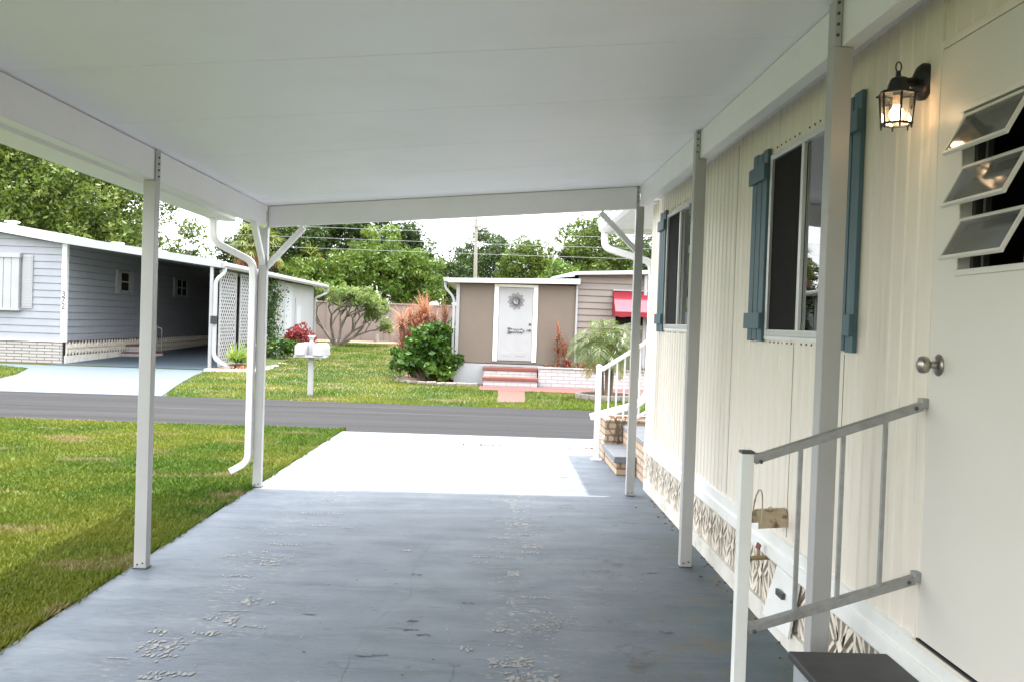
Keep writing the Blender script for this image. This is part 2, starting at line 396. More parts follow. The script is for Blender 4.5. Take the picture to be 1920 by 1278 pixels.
# ------------------------------------------------------------------ ground
def gz(y): return -.03 + (max(0, y - 24) * .0137 if y < 60 else .493)
ys = [-300, -20, 3, 13, 18, 24, 30, 36, 42, 48, 54, 60, 90, 150, 700]; xs = [-500, -60, -30, -14, -8, -4, 0, 4, 10, 30, 80, 500]
mb = MB(); mb.add([(x, y, gz(y)) for y in ys for x in xs], [(j * len(xs) + i, j * len(xs) + i + 1, (j + 1) * len(xs) + i + 1, (j + 1) * len(xs) + i) for j in range(len(ys) - 1) for i in range(len(xs) - 1)])
structure(mb.build('ground', 'lawn_ground'))

def slab_left(y): return lerp(-2.21, -2.055, (y - 4.0) / 9.0)
mb = MB()
mb.sheet([(slab_left(-4), -4), (1.62, -4), (1.62, 11.89), (slab_left(11.89), 11.9)], -.12, 0)
mb.sheet([(slab_left(11.9), 11.905), (1.62, 11.895), (2.7, 11.9), (2.7, 12.93), (-2.05, 12.93)], -.12, -.003)
slab = structure(mb.build('driveway', 'slab_paint'))
# weeds and dirt lodged in the joint across the slab; cracks
mb = MB()
for a, b in ((-1.72, -1.66), (-1.45, -1.37), (-.35, -.33), (-.15, .08), (.12, .18), (.5, .52), (.98, 1.02), (1.22, 1.30), (1.30, 1.45)):
    x = a
    while x < b:
        w = random.uniform(.012, .05); h = random.uniform(.008, .02)
        mb.hexa([(x, 11.88, -.002), (x + w, 11.885, -.002), (x + w, 11.915, -.002), (x, 11.91, -.002), (x + .004, 11.89, h), (x + w - .004, 11.89, h), (x + w - .006, 11.905, h * .8), (x + .006, 11.905, h * .8)]); x += w * 1.2
mb.build('joint_dirt', 'mulch', slab)
mat('crack_dark', (.085, .09, .098), .9)
def crack(pts, w):
    mb = MB(); P = []
    for (x0, y0), (x1, y1) in zip(pts, pts[1:]):
        for k in range(6):
            t = k / 6; P.append((lerp(x0, x1, t) + random.uniform(-.012, .012), lerp(y0, y1, t) + random.uniform(-.012, .012)))
    P.append(pts[-1]); vs = []
    for i, (x, y) in enumerate(P):
        ww = w * random.uniform(.4, 1.2); vs += [(x - ww, y, .0015), (x + ww, y + ww * .4, .0015)]
    mb.add(vs, [(2 * i, 2 * i + 1, 2 * i + 3, 2 * i + 2) for i in range(len(P) - 1)])
    return mb.build('crack', 'crack_dark', slab)
crack([(-.56, 3.6), (-.62, 4.1), (-.60, 4.6), (-.52, 5.0), (-.42, 5.35), (-.47, 6.0), (-.38, 6.6), (-.20, 7.15)], .0008)
crack([(-.18, 4.35), (-.12, 4.18), (-.16, 4.0), (-.30, 3.75)], .0012)
crack([(.16, 4.25), (.18, 4.10), (.25, 4.02)], .0012)

# chipped paint: bare concrete where tyres stood, in rows of tread-sized flakes
mat('bare_concrete', (.275, .268, .248), .6, (.19, .19, .185), 45, lo=.4, hi=.6, bmp=.03, bscale=90, spec=.25)
mat('tyre_black', (.030, .031, .034), .8, (.050, .052, .056), 30)
CHIPS = [(0.17, 0.31, 8.19, 'd'), (0.22, 0.41, 7.79, 'd'), (0.15, 0.32, 7.28, 'p'), (0.33, 0.43, 7.25, 'd'), (0.02, 0.18, 6.81, 'd'), (0.14, 0.4, 6.94, 'd'), (0.26, 0.4, 6.58, 'p'), (-0.08, 0.25, 6.25, 'd'), (0.25, 0.42, 6.41, 'd'), (-0.11, 0.02, 6.1, 'd'), (0.01, 0.2, 5.98, 'l'), (0.14, 0.21, 5.83, 'p'), (0.22, 0.39, 5.35, 'd'), (0.13, 0.17, 5.24, 'd'), (0.23, 0.38, 5.08, 'd'), (0.05, 0.17, 4.76, 'd'), (0.21, 0.39, 4.83, 's'), (0.25, 0.51, 4.95, 's'), (-0.13, -0.04, 4.47, 'd'), (0.01, 0.21, 4.52, 'd'), (0.03, 0.23, 4.32, 'b'), (0.09, 0.34, 4.1, 'b'), (-1.48, -1.17, 7.48, 'd'), (-1.34, -1.19, 7.04, 'd'), (-1.08, -1.0, 6.99, 'd'), (-1.57, -1.29, 6.71, 'd'), (-1.49, -1.27, 6.43, 'd'), (-1.14, -1.06, 6.49, 'l'), (-1.48, -1.43, 6.2, 'd'), (-1.72, -1.59, 6.09, 'd'), (-1.34, -1.27, 6.1, 'd'), (-1.42, -1.31, 5.9, 'd'), (-1.43, -1.34, 5.98, 'd'), (-1.58, -1.38, 5.62, 'd'), (-1.33, -1.24, 5.12, 'p'), (-1.18, -1.15, 5.12, 'd'), (-1.4, -1.24, 4.95, 'l'), (-1.33, -1.27, 4.8, 'p'), (-1.28, -1.09, 4.72, 'd'), (-1.38, -1.3, 4.59, 'd'), (-1.03, -0.94, 7.71, 'l'), (-0.6, -0.48, 7.79, 'l'), (-0.2, -0.1, 7.93, 'l'), (-0.88, -0.83, 7.1, 'l'), (-1.41, -1.31, 8.02, 'd'), (-0.57, -0.51, 6.34, 'd'), (-1.61, -1.4, 4.38, 'p'), (-1.59, -1.44, 4.46, 'd'), (-1.55, -1.4, 4.28, 'd'), (-1.69, -1.6, 4.23, 'l'), (-1.43, -1.29, 4.59, 'd'), (-1.64, -1.55, 4.6, 'd'), (-1.45, -1.26, 4.07, 'd'), (-1.47, -1.37, 4.01, 'd'), (-1.44, -1.37, 4.82, 'd')]
def flake(mb, x, y, rx, ry, ang=0, z=.002):
    n = random.randint(7, 11); ph = random.uniform(0, 6); P = []
    for k in range(n):
        a = ph + 2 * PI * k / n; r = random.uniform(.62, 1.12)
        u, v = rx * r * math.cos(a), ry * r * math.sin(a)
        P.append((x + u * math.cos(ang) - v * math.sin(ang), y + u * math.sin(ang) + v * math.cos(ang), z))
    mb.add(P, [tuple(range(n))])
mb = MB(); zc = .0016
for x0, x1, y, k in CHIPS:
    sk_ = random.uniform(-.08, .08)
    if k == 'd':
        x = x0
        while x < x1:
            if random.random() < .82: flake(mb, x, y + sk_ * (x - x0) + random.gauss(0, .006), random.uniform(.006, .013), random.uniform(.014, .032), random.uniform(-.5, .3), zc)
            x += random.uniform(.018, .032); zc += 2e-6
        for q in range(4): flake(mb, random.uniform(x0, x1), y + random.gauss(0, .05), random.uniform(.004, .010), random.uniform(.006, .016), 0, zc); zc += 2e-6
    elif k == 'l':
        x = x0
        while x < x1: flake(mb, x, y + sk_ * .4 * (x - x0), .012, .006, 0, zc); x += .013; zc += 2e-6
    else:
        nn = {'p': 34, 'b': 56, 's': 70}[k]; ry = {'p': .055, 'b': .065, 's': .16}[k]
        for q in range(nn):
            r_ = (random.uniform(.005, .014), random.uniform(.008, .022)) if k != 's' else (random.uniform(.003, .010), random.uniform(.004, .014))
            flake(mb, random.uniform(x0, x1), y + random.gauss(0, ry * .6), r_[0], r_[1], random.uniform(-.4, .4), zc); zc += 2e-6
for q in range(60):   # stray flecks everywhere
    x = random.choice((.22, -1.4, -.5, .9)) + random.gauss(0, .28); y = random.uniform(3.6, 8.3); flake(mb, x, y, random.uniform(.003, .009), random.uniform(.004, .012), 0, zc); zc += 2e-6
tag(mb.build('chipped_paint', 'bare_concrete', slab), kind='stuff')
mb = MB(); zc = .0024
for (x, y) in [(-0.841, 4.373), (-0.23, 4.32), (-0.355, 4.119), (-0.531, 5.547), (-0.774, 5.604), (-0.393, 6.894), (1.0, 5.9), (.02, 6.26)]: flake(mb, x, y, .007, .009, 0, zc); zc += 1e-5
for (x, y) in [(-0.397, 4.871), (-0.561, 4.347), (-0.478, 4.347), (-0.293, 4.647), (-0.924, 4.928), (-0.43, 5.764), (-0.377, 4.724), (.3, 6.9), (.5, 7.6), (1.05, 5.95), (.95, 4.8), (-.1, 5.2)]:
    for q in range(5): flake(mb, x + random.uniform(-.04, .04), y + random.gauss(0, .008), random.uniform(.01, .022), random.uniform(.003, .007), random.uniform(-.3, .3), zc); zc += 1e-5
tag(mb.build('dark_marks', 'tyre_black', slab), kind='stuff')
mb = MB(); mb.add([(x, y, -.014) for y, x in [(13.02, -80), (13.02, 80), (17.55, 80), (17.55, -80)]], [(0, 1, 2, 3)])
mb.v = [(-80, 13.62, -.014), (-2.6, 13.30, -.014), (-2.07, 12.935, -.012), (2.75, 12.935, -.012), (80, 12.6, -.014), (80, 16.9, -.014), (1.8, 17.36, -.014), (-9, 17.62, -.014), (-80, 18.4, -.014)]
def rag(a, b, n):
    return [(lerp(a[0], b[0], k / n), lerp(a[1], b[1], k / n) + (random.uniform(-.035, .035) if 0 < k else 0), lerp(a[2], b[2], k / n)) for k in range(n)]
Q = mb.v; Q = [Q[0]] + rag((-20, 13.40, -.014), Q[1], 120) + [Q[1], Q[2], Q[3], Q[4], Q[5]] + rag(Q[6], Q[7], 70) + [Q[7], Q[8]]
mb.v = Q; mb.f = [tuple(range(len(Q)))]; mb.mi = [0]
structure(mb.build('road', 'asphalt'))
mb = MB(); mb.sheet([(-12.1, 17.42), (-6.15, 17.50), (-6.35, 18.4), (-6.75, 20.1), (-7.4, 23.2), (-7.75, 25.6), (-12.2, 25.6), (-12.2, 26.35), (-17.5, 26.25), (-17.5, 25.0), (-13.0, 24.95), (-11.9, 24.2), (-11.0, 21.8), (-10.6, 20.2), (-10.9, 18.9)], -.06, -.008)
mb.hexa([(-12.2, 25.6, -.3), (-7.75, 25.6, -.3), (-7.75, 45, -.3), (-12.2, 45, -.3), (-12.2, 25.6, -.0085), (-7.75, 25.6, -.0085), (-7.75, 45, .28), (-12.2, 45, .28)])
structure(mb.build('neighbour_driveway', 'blue_drive'))
mb = MB(); mb.sheet([(-.3, 21.85), (6.5, 21.4), (6.5, 23.35), (-.3, 23.35)], -.05, -.012); structure(mb.build('path', 'red_path'))
mb = MB(); mb.sheet([(.12, 18.55), (.68, 18.7), (.78, 21.84), (.15, 21.84)], -.05, -.012); structure(mb.build('path', 'orange_path'))
mb = MB(); mb.add([(x, y, gz(y) + .012) for y in (46.8, 49.95) for x in (-30, -14, -8, -4, 4)], [(i, i + 1, i + 6, i + 5) for i in range(4)]); structure(mb.build('soil_strip', 'soil'))
mb = MB(); mb.sheet([(-2.2, 23.5), (-1.55, 23.15), (-.98, 23.0), (-.98, 26.5), (-2.4, 26.5), (-2.5, 24.5)], -.06, .012); structure(mb.build('planting_bed', 'mulch'))
mb = MB(); mb.sheet([(-7.72, 25.3), (-6.6, 25.6), (-6.5, 27), (-6.9, 33), (-7.2, 38), (-7.72, 38)], -.06, .03); structure(mb.build('planting_bed', 'mulch'))

# ------------------------------------------------------------------ grass
def pip(poly, x, y):
    c = np.zeros(len(x), bool); n = len(poly)
    for i in range(n):
        x0, y0 = poly[i]; x1, y1 = poly[(i + 1) % n]
        if y0 == y1: continue
        c ^= ((y0 > y) != (y1 > y)) & (x < (x1 - x0) * (y - y0) / (y1 - y0) + x0)
    return c
def blades(name, x, y, h, w, label=None):
    n = len(x); z = np.where(y > 24, -.03 + (y - 24) * .0137, -.03)
    a = RNG.uniform(0, 2 * PI, n); lean = RNG.uniform(.15, 1.1, n); b = RNG.uniform(0, 2 * PI, n)
    hh = h * RNG.uniform(.5, 1.25, n); ww = w * RNG.uniform(.6, 1.3, n)
    V = np.zeros((n, 3, 3), np.float32)
    V[:, 0, 0] = x - np.cos(a) * ww; V[:, 0, 1] = y - np.sin(a) * ww; V[:, 0, 2] = z
    V[:, 1, 0] = x + np.cos(a) * ww; V[:, 1, 1] = y + np.sin(a) * ww; V[:, 1, 2] = z
    V[:, 2, 0] = x + np.cos(b) * hh * lean; V[:, 2, 1] = y + np.sin(b) * hh * lean; V[:, 2, 2] = z + hh
    me = bpy.data.meshes.new(name); me.vertices.add(3 * n); me.vertices.foreach_set('co', V.ravel())
    me.loops.add(3 * n); me.loops.foreach_set('vertex_index', np.arange(3 * n, dtype=np.int32))
    me.polygons.add(n); me.polygons.foreach_set('loop_start', np.arange(0, 3 * n, 3, dtype=np.int32)); me.polygons.foreach_set('loop_total', np.full(n, 3, np.int32))
    me.update(); me.validate(); me.materials.append(MATS['grass_blades'])
    o = bpy.data.objects.new(name, me); COL.objects.link(o)
    return tag(o, label, 'grass', None, 'stuff')
def cheap_noise(x, y):
    return np.sin(x * 1.9 + 1.3 * np.sin(y * 1.1)) + np.sin(y * 2.3 + 1.7 * np.sin(x * .9 + 2)) + .7 * np.sin(x * 5.1 + y * 3.7)
n = 330000
y = 3.2 + (13.3 - 3.2) * RNG.random(n) ** 1.25; x = -(RNG.random(n)) * (y * .56 + .9 - 2.0) - 2.0
ok = (x < np.interp(y, [4, 13], [-2.225, -2.07])) & (y < 13.28 - .02 * x - .03 * np.sin(x * 3))
# bare, dried patches
for cx, cy, rx, ry in ((-4.45, 10.1, .26, .30), (-4.2, 8.05, .5, .16), (-3.3, 9.1, .6, .12), (-4.7, 7.6, .4, .15)):
    d = ((x - cx) / rx) ** 2 + ((y - cy) / ry) ** 2 + .35 * cheap_noise(x * 4, y * 4)
    ok &= ~((d < 1) & (RNG.random(n) < .80))
x, y = x[ok], y[ok]
blades('grass', x, y, .040 + .010 * cheap_noise(x, y) / 2.7, (.0075 + .00045 * y) * RNG.uniform(.6, 1.5, len(x)), 'mown green lawn with dry patches to the left of the blue slab')
n = 16000
y = 3.4 + 9.8 * RNG.random(n); x = np.interp(y, [4, 13], [-2.225, -2.07]) + np.abs(RNG.normal(0, .028, n)) * (.5 + .5 * np.sin(y * 7) * np.sin(y * 2.3)) - .035
blades('grass', x, y, .060 + 0 * x, (.0065 + .0003 * y) * RNG.uniform(.6, 1.4, n), 'ragged grass blades spilling over the left edge of the blue slab')
n = 200000
y = 17.4 + 29.5 * RNG.random(n) ** 1.6; x = -15 + 19.5 * RNG.random(n)
ok = (x > -y * .56) & (y > 17.38 - .03 * x - .03 * np.sin(x * 2)) & (x < .2 * y)
for poly in ([(-12.1, 17.3), (-6.1, 17.3), (-6.1, 17.6), (-6.35, 18.4), (-6.75, 20.1), (-7.4, 23.2), (-7.75, 25.4), (-6.55, 25.6), (-6.5, 27), (-6.9, 33), (-7.2, 45), (-16, 45), (-16, 24.95), (-13.0, 24.95), (-11.9, 24.2), (-11.0, 21.8), (-10.6, 20.2), (-10.9, 18.9)],
             [(-.3, 21.85), (6.5, 21.4), (6.5, 30), (-.97, 40), (-.97, 26.5), (-2.4, 26.5), (-2.5, 24.5), (-2.2, 23.5), (-1.55, 23.15), (-.98, 23.0), (-.3, 23)],
             [(.12, 18.55), (.68, 18.7), (.78, 21.9), (.15, 21.9)], [(-16, 46.5), (5, 46.5), (5, 60), (-16, 60)]):
    ok &= ~pip(poly, x, y)
x, y = x[ok], y[ok]
blades('grass', x, y, .05 + .012 * cheap_noise(x * .6, y * .6) / 2.7, .0095 + .0004 * (y - 17), 'bright green lawn across the road, round the mailboxes')

# ------------------------------------------------------------------ carport over the drive
def cz(x): return 2.555 + .095 * (x + 2.1)          # underside of the sloping roof
def sk(x): return .040 * (x + 2.1)                   # the end is slightly skew to the drive
car = thing('carport', 'white aluminium carport on square posts over the blue painted drive', 'carport', (-.4, 3, 0))
mb = MB()
seams = [-3.2, -2.26, -1.22, -.18, .86, 1.90, 2.94, 3.98, 5.02, 6.06, 7.10, 8.14, 8.60]
for a, b in zip(seams, seams[1:]):
    for (x0, x1) in ((-2.36, 1.50),):
        p = [(x0, a + .0025 + sk(x0), cz(x0)), (x1, a + .0025 + sk(x1), cz(x1)), (x1, b - .0025 + sk(x1), cz(x1)), (x0, b - .0025 + sk(x0), cz(x0))]
        mb.hexa(p + [(q[0], q[1], q[2] + .04) for q in p])
p = [(-2.36, -3.2, cz(-2.36) + .041), (1.50, -3.2, cz(1.5) + .041), (1.50, 8.60 + sk(1.5), cz(1.5) + .041), (-2.36, 8.6 + sk(-2.36), cz(-2.36) + .041)]
mb.hexa(p + [(q[0], q[1], q[2] + .05) for q in p])
mb.build('roof', 'ceiling_white', car, bevel=.0015)
def side_beam(x0, x1, ya, yb, zb, flange, side):
    mb = MB(); mb.box(x0, x1, ya, yb, zb, cz((x0 + x1) / 2) - .004)
    mb.box(x0 - (flange if side < 0 else 0), x1 + (flange if side > 0 else 0), ya, yb, zb - .006, zb - .0005)
    return mb.build('beam', 'white_aluminium', car, bevel=.003)
side_beam(-2.135, -2.085, -3.0, 8.50, 2.372, .02, -1)
side_beam(1.315, 1.362, -3.0, 8.62, 2.700, .02, 1)
mb = MB()
a, b = Vector((-2.10, 8.545, 0)), Vector((1.335, 8.682, 0))
mb.hexa([(-2.075, 8.53, 2.365), (1.292, 8.665, 2.668), (1.292, 8.715, 2.668), (-2.075, 8.58, 2.365), (-2.075, 8.53, cz(-2.075) - .004), (1.292, 8.665, cz(1.29) - .004), (1.292, 8.715, cz(1.29) - .004), (-2.075, 8.58, cz(-2.075) - .004)])
mb.build('beam', 'white_aluminium', car, bevel=.003)
mb = MB(); 
mb.hexa([(-2.37, 8.61 + sk(-2.37), 2.50), (1.5, 8.61 + sk(1.5), 2.84), (1.5, 8.64 + sk(1.5), 2.84), (-2.37, 8.64 + sk(-2.37), 2.50), (-2.37, 8.61 + sk(-2.37), 2.66), (1.5, 8.61 + sk(1.5), 3.0), (1.5, 8.64 + sk(1.5), 3.0), (-2.37, 8.64 + sk(-2.37), 2.66)])
mb.build('fascia', 'white_aluminium', car)
# posts with their own bolts
POSTS = [(-2.112, 5.75), (-2.112, 8.548), (-2.112, 2.95), (-2.112, .15), (1.3225, 3.66), (1.3225, 6.16), (1.3225, 8.69), (1.3225, 1.14), (1.3225, -1.38)]
bolt0 = None
for (px, py) in POSTS:
    top = cz(px) - .004; left = px < 0; w = .0375
    mb = MB()
    if left:
        zb = 2.372 if abs(py - 8.548) > .01 else 2.365
        mb.box(px - w, px + w, py - w, py + w, .004, zb - .008); mb.box(px + .029, px + w, py - w, py + w, zb - .008, top)
    else:
        zb = 2.70
        mb.box(px - w, px + w, py - w, py + w, .004, zb - .008); mb.box(px - w, px - .009, py - w, py + w, zb - .008, top)
    post = mb.build('post', 'post_white_dimmed', car, bevel=.0035)
    mb = MB(); mb.box(px - w - .006, px + w + .006, py - w - .006, py + w + .006, .001, .007); mb.build('base_plate', 'bolt_dark', post)
    bx = px + w + .001 if left else px - .022
    for k in range(4):
        mb = MB()
        zz = zb + .035 + k * .042 if not left else zb + .02 + k * .038
        mb.lathe((bx if left else px - w + .012, py - (0.0 if left else w), zz), (1, 0, 0) if left else (0, -1, 0), [(.0065, -.002), (.0065, .005), (.004, .008)], 8)
        mb.build('bolt', 'bolt_dark', post)
    for k, sx in enumerate((-.016, .016)):
        mb = MB(); mb.lathe((px + sx, py - w, .028 + .008 * k), (0, -1, 0), [(.0055, -.001), (.0055, .004), (.003, .006)], 8); mb.build('bolt', 'bolt_dark', post)
def brace(a, b, up): MB().bar(a, b, .050, .050, up).build('brace', 'white_aluminium', car, bevel=.003)
brace((-2.088, 8.55, 2.00), (-1.76, 8.562, 2.375), (0, 1, 0))
brace((-2.112, 8.525, 2.03), (-2.112, 8.15, 2.38), (1, 0, 0))
brace((1.295, 8.69, 2.29), (.955, 8.675, 2.625), (0, 1, 0))
# gutter along the low side, its end cap and downspout
mb = MB()
yb, ya = 8.43, -3.2
prof = [(-2.345, 2.405), (-2.56, 2.405), (-2.60, 2.43), (-2.60, 2.505), (-2.575, 2.525), (-2.575, 2.55), (-2.345, 2.55)]
mb.prism([(x, ya, z) for x, z in prof], (0, yb - ya, 0))
mb.box(-2.352, -2.335, ya, yb, 2.43, 2.56)
gut = mb.build('gutter', 'white_aluminium', car, bevel=.003)
mb = MB(); mb.box(-2.612, -2.345, yb, yb + .012, 2.395, 2.56); mb.build('end_cap', 'white_aluminium', gut)
def pipe(pts, name, parent, w=.058, t=.075, up=(0, 1, 0), m='white_aluminium', ribs=True):
    P = []
    pts = [Vector(p) for p in pts]
    for i, p in enumerate(pts):          # round the corners
        if 0 < i < len(pts) - 1:
            r = min(.13, (p - pts[i - 1]).length * .42, (pts[i + 1] - p).length * .42)
            a = p + (pts[i - 1] - p).normalized() * r; b = p + (pts[i + 1] - p).normalized() * r
            for k in range(7):
                t_ = k / 6; P.append(a * (1 - t_) ** 2 + p * 2 * t_ * (1 - t_) + b * t_ * t_)
        else: P.append(p)
    return MB().path(P, w, t, up).build(name, m, parent, bevel=.006)
pipe([(-2.50, 8.30, 2.405), (-2.50, 8.32, 2.20), (-2.20, 8.50, 2.045), (-2.19, 8.51, 1.9), (-2.19, 8.51, .235), (-2.345, 8.50, .145)], 'downspout', car)

# ------------------------------------------------------------------ our mobile home along the right
WX = 1.53
home = thing('mobile_home', 'cream ribbed metal mobile home with teal shutters beside the blue drive', 'mobile home', (2.2, 4, 0))
W1 = (4.20, 5.19, 1.555, 2.555); W2 = (7.25, 8.30, 1.575, 2.58)
DOORY = (2.36, 3.215); DZ = (.53, 2.565)
def ribbed(y0, y1, z0, z1, mb):
    y = y0
    seg = []
    while y < y1 - 1e-4:
        k = round(y / .105)
        e = min(y1, y + .105); f = e - y
        pts = [(y, 0)]
        if f > .06: pts += [(y + .040, 0), (y + .050, -.006), (y + .062, -.006), (y + .072, 0)]
        pts.append((e, 0))
        for (a, da), (b, db) in zip(pts, pts[1:]): seg.append((a, da, b, db))
        y = e
    for a, da, b, db in seg: mb.add([(WX + da, a, z0), (WX + db, b, z0), (WX + db, b, z1), (WX + da, a, z1)], [(0, 1, 2, 3)])
mb = MB()
ZT = 2.80
ribbed(-4, DOORY[0], .50, ZT, mb)
ribbed(DOORY[0], DOORY[1], 2.60, ZT, mb)
ribbed(DOORY[1], W1[0], .50, ZT, mb)
ribbed(W1[0], W1[1], .50, W1[2], mb); ribbed(W1[0], W1[1], W1[3], ZT, mb)
ribbed(W1[1], W2[0], .50, ZT, mb)
ribbed(W2[0], W2[1], .50, W2[2], mb); ribbed(W2[0], W2[1], W2[3], ZT, mb)
ribbed(W2[1], 9.04, .50, ZT, mb)
mb.add([(WX, 9.05, .5), (5.6, 9.05, .5), (5.6, 9.05, ZT), (WX, 9.05, ZT)], [(0, 1, 2, 3)])
mb.add([(5.6, -4, .0), (5.6, 9.05, .0), (5.6, 9.05, ZT), (5.6, -4, ZT)], [(0, 1, 2, 3)])
mb.add([(WX, -4, .0), (5.6, -4, .0), (5.6, -4, ZT), (WX, -4, ZT)], [(0, 1, 2, 3)])
mb.build('wall', 'cream_siding', home)
# panel joints, screws
for yy in (4.03, 4.72, 5.95):
    zt = W1[2] - .03 if W1[0] < yy < W1[1] else (1.49 if yy < 4.1 else 2.75)
    mb = MB(); mb.box(WX - .0015, WX + .001, yy, yy + .004, .53, zt); mb.build('panel_joint', 'bolt_dark', home)
for b_ in ((WX - .012, WX + .01, 3.222, 3.300, .55, 2.79), (WX - .010, WX + .01, 8.985, 9.040, .36, ZT), (WX - .014, WX + .05, 9.045, 9.10, .36, ZT)):
    MB().box(*b_).build('corner_trim', 'cream_siding', home, bevel=.002)
mb = MB(); mb.box(WX - .028, WX + .01, -4, 9.04, ZT - .01, ZT + .105); mb.box(WX - .045, WX - .028, -4, 9.04, ZT + .05, ZT + .105)
mb.box(1.40, 1.5, -3.2, 8.6, 2.868, 2.876)
mb.build('header_trim', 'white_trim', home, bevel=.003)
scr = MB().lathe((WX - .028, 3.4, ZT + .02), (-1, 0, 0), [(.006, -.001), (.006, .003), (.003, .005)], 6).build('screw', 'bolt_dark', home)
for k in range(1, 19): part_copy(scr, (0, .30 * k, 0), home)
for w in (W1, W2):
    yy = w[0] + .03
    while yy < w[1]:
        part_copy(scr, (.027, yy - 3.4, w[2] - .035 - ZT - .02), home); part_copy(scr, (.027, yy - 3.4, w[3] + .035 - ZT - .02), home); yy += .075
# skirt board, block skirting, footing
mb = MB()
mb.prism([(WX + .01, -4, .375), (WX - .028, -4, .375), (WX - .034, -4, .385), (WX - .030, -4, .445), (WX - .018, -4, .452), (WX - .018, -4, .51), (WX + .01, -4, .522)], (0, 13.05, 0))
mb.box(WX - .02, 1.8, 9.05, 9.085, .36, .52)
mb.build('skirt_board', 'white_trim', home, bevel=.002)
mb = MB()
y = -1.0
while y < 9.0:
    e = y + .30
    mb.box(WX + .002, WX + .03, y, y + .012, .10, .376); mb.box(WX + .002, WX + .03, e - .012, e, .10, .376)
    c = y + .15
    def bar(ya, za, yb, zb, w): mb.bar((WX + .014, ya, za), (WX + .014, yb, zb), w * 1.35, .026, (1, 0, 0))
    bar(y + .01, .375, e - .01, .102, .024); bar(y + .01, .102, e - .01, .375, .0225)
    bar(c - .075, .378, c - .02, .24, .016); bar(c + .075, .378, c + .02, .24, .0155)
    bar(c - .075, .10, c - .02, .235, .0158); bar(c + .075, .10, c + .02, .235, .0152)
    bar(c, .377, c, .101, .014)
    mb.obox((WX + .012, c, .2385), (.030, .052, .052), (math.radians(45), 0, 0))
    bar(y + .012, .30, y + .075, .24, .013); bar(y + .012, .175, y + .075, .235, .013)
    bar(e - .012, .30, e - .075, .24, .013); bar(e - .012, .175, e - .075, .235, .013)
    y = e
mb.build('block_skirting', 'skirt_block', home)
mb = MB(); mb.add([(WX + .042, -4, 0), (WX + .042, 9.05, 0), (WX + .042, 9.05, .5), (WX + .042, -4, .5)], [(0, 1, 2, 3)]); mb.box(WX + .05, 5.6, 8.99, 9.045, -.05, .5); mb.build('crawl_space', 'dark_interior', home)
mb = MB(); mb.box(WX - .022, WX + .05, -4, 9.06, -.05, .104); mb.build('footing', 'concrete_white', home, bevel=.004)
mb = MB()
for k in range(46):
    y = random.choice((4.2, 5.3, 6.0, 6.1, 7.4, 8.2)) + random.gauss(0, .25); s_ = random.uniform(.004, .016)
    mb.obox((WX - .024 - random.expovariate(30), y, .003), (s_, s_ * 1.6, .005), (random.uniform(-.3, .3), 0, random.uniform(0, 3)))
tag(mb.build('leaf_litter', 'mulch', home), kind='stuff')
# roof and porch roof
mb = MB(); mb.box(1.46, 5.8, -4.2, 9.12, 2.91, 3.02); mb.box(1.44, 5.8, 8.82, 11.45, 2.94, 3.03)
mb.build('roof', 'white_trim', home)
mb = MB(); mb.box(1.30, 5.6, 8.83, 11.40, 2.76, 2.775); mb.box(1.30, 5.6, 11.34, 11.44, 2.70, 2.935); mb.build('soffit', 'white_trim', home)
mb = MB(); prof = [(1.37, 2.70), (1.29, 2.70), (1.25, 2.73), (1.25, 2.77), (1.235, 2.785), (1.235, 2.815), (1.22, 2.83), (1.22, 2.86), (1.37, 2.95)]
mb.prism([(x, 8.83, z) for x, z in prof], (0, 2.62, 0)); mb.build('gutter', 'white_aluminium', home, bevel=.002)
pipe([(1.31, 11.32, 2.70), (1.31, 11.32, 2.52), (1.88, 11.32, 2.36), (1.905, 11.32, 2.2), (1.905, 11.32, .78), (1.80, 11.32, .64), (1.21, 11.30, .465)], 'downspout', home, w=.075, t=.10)
mb = MB(); mb.box(1.975, 2.055, 11.34, 11.42, .42, 2.70); mb.build('porch_post', 'white_aluminium', home, bevel=.003)
# front end window-less wall behind the porch is part of 'wall'

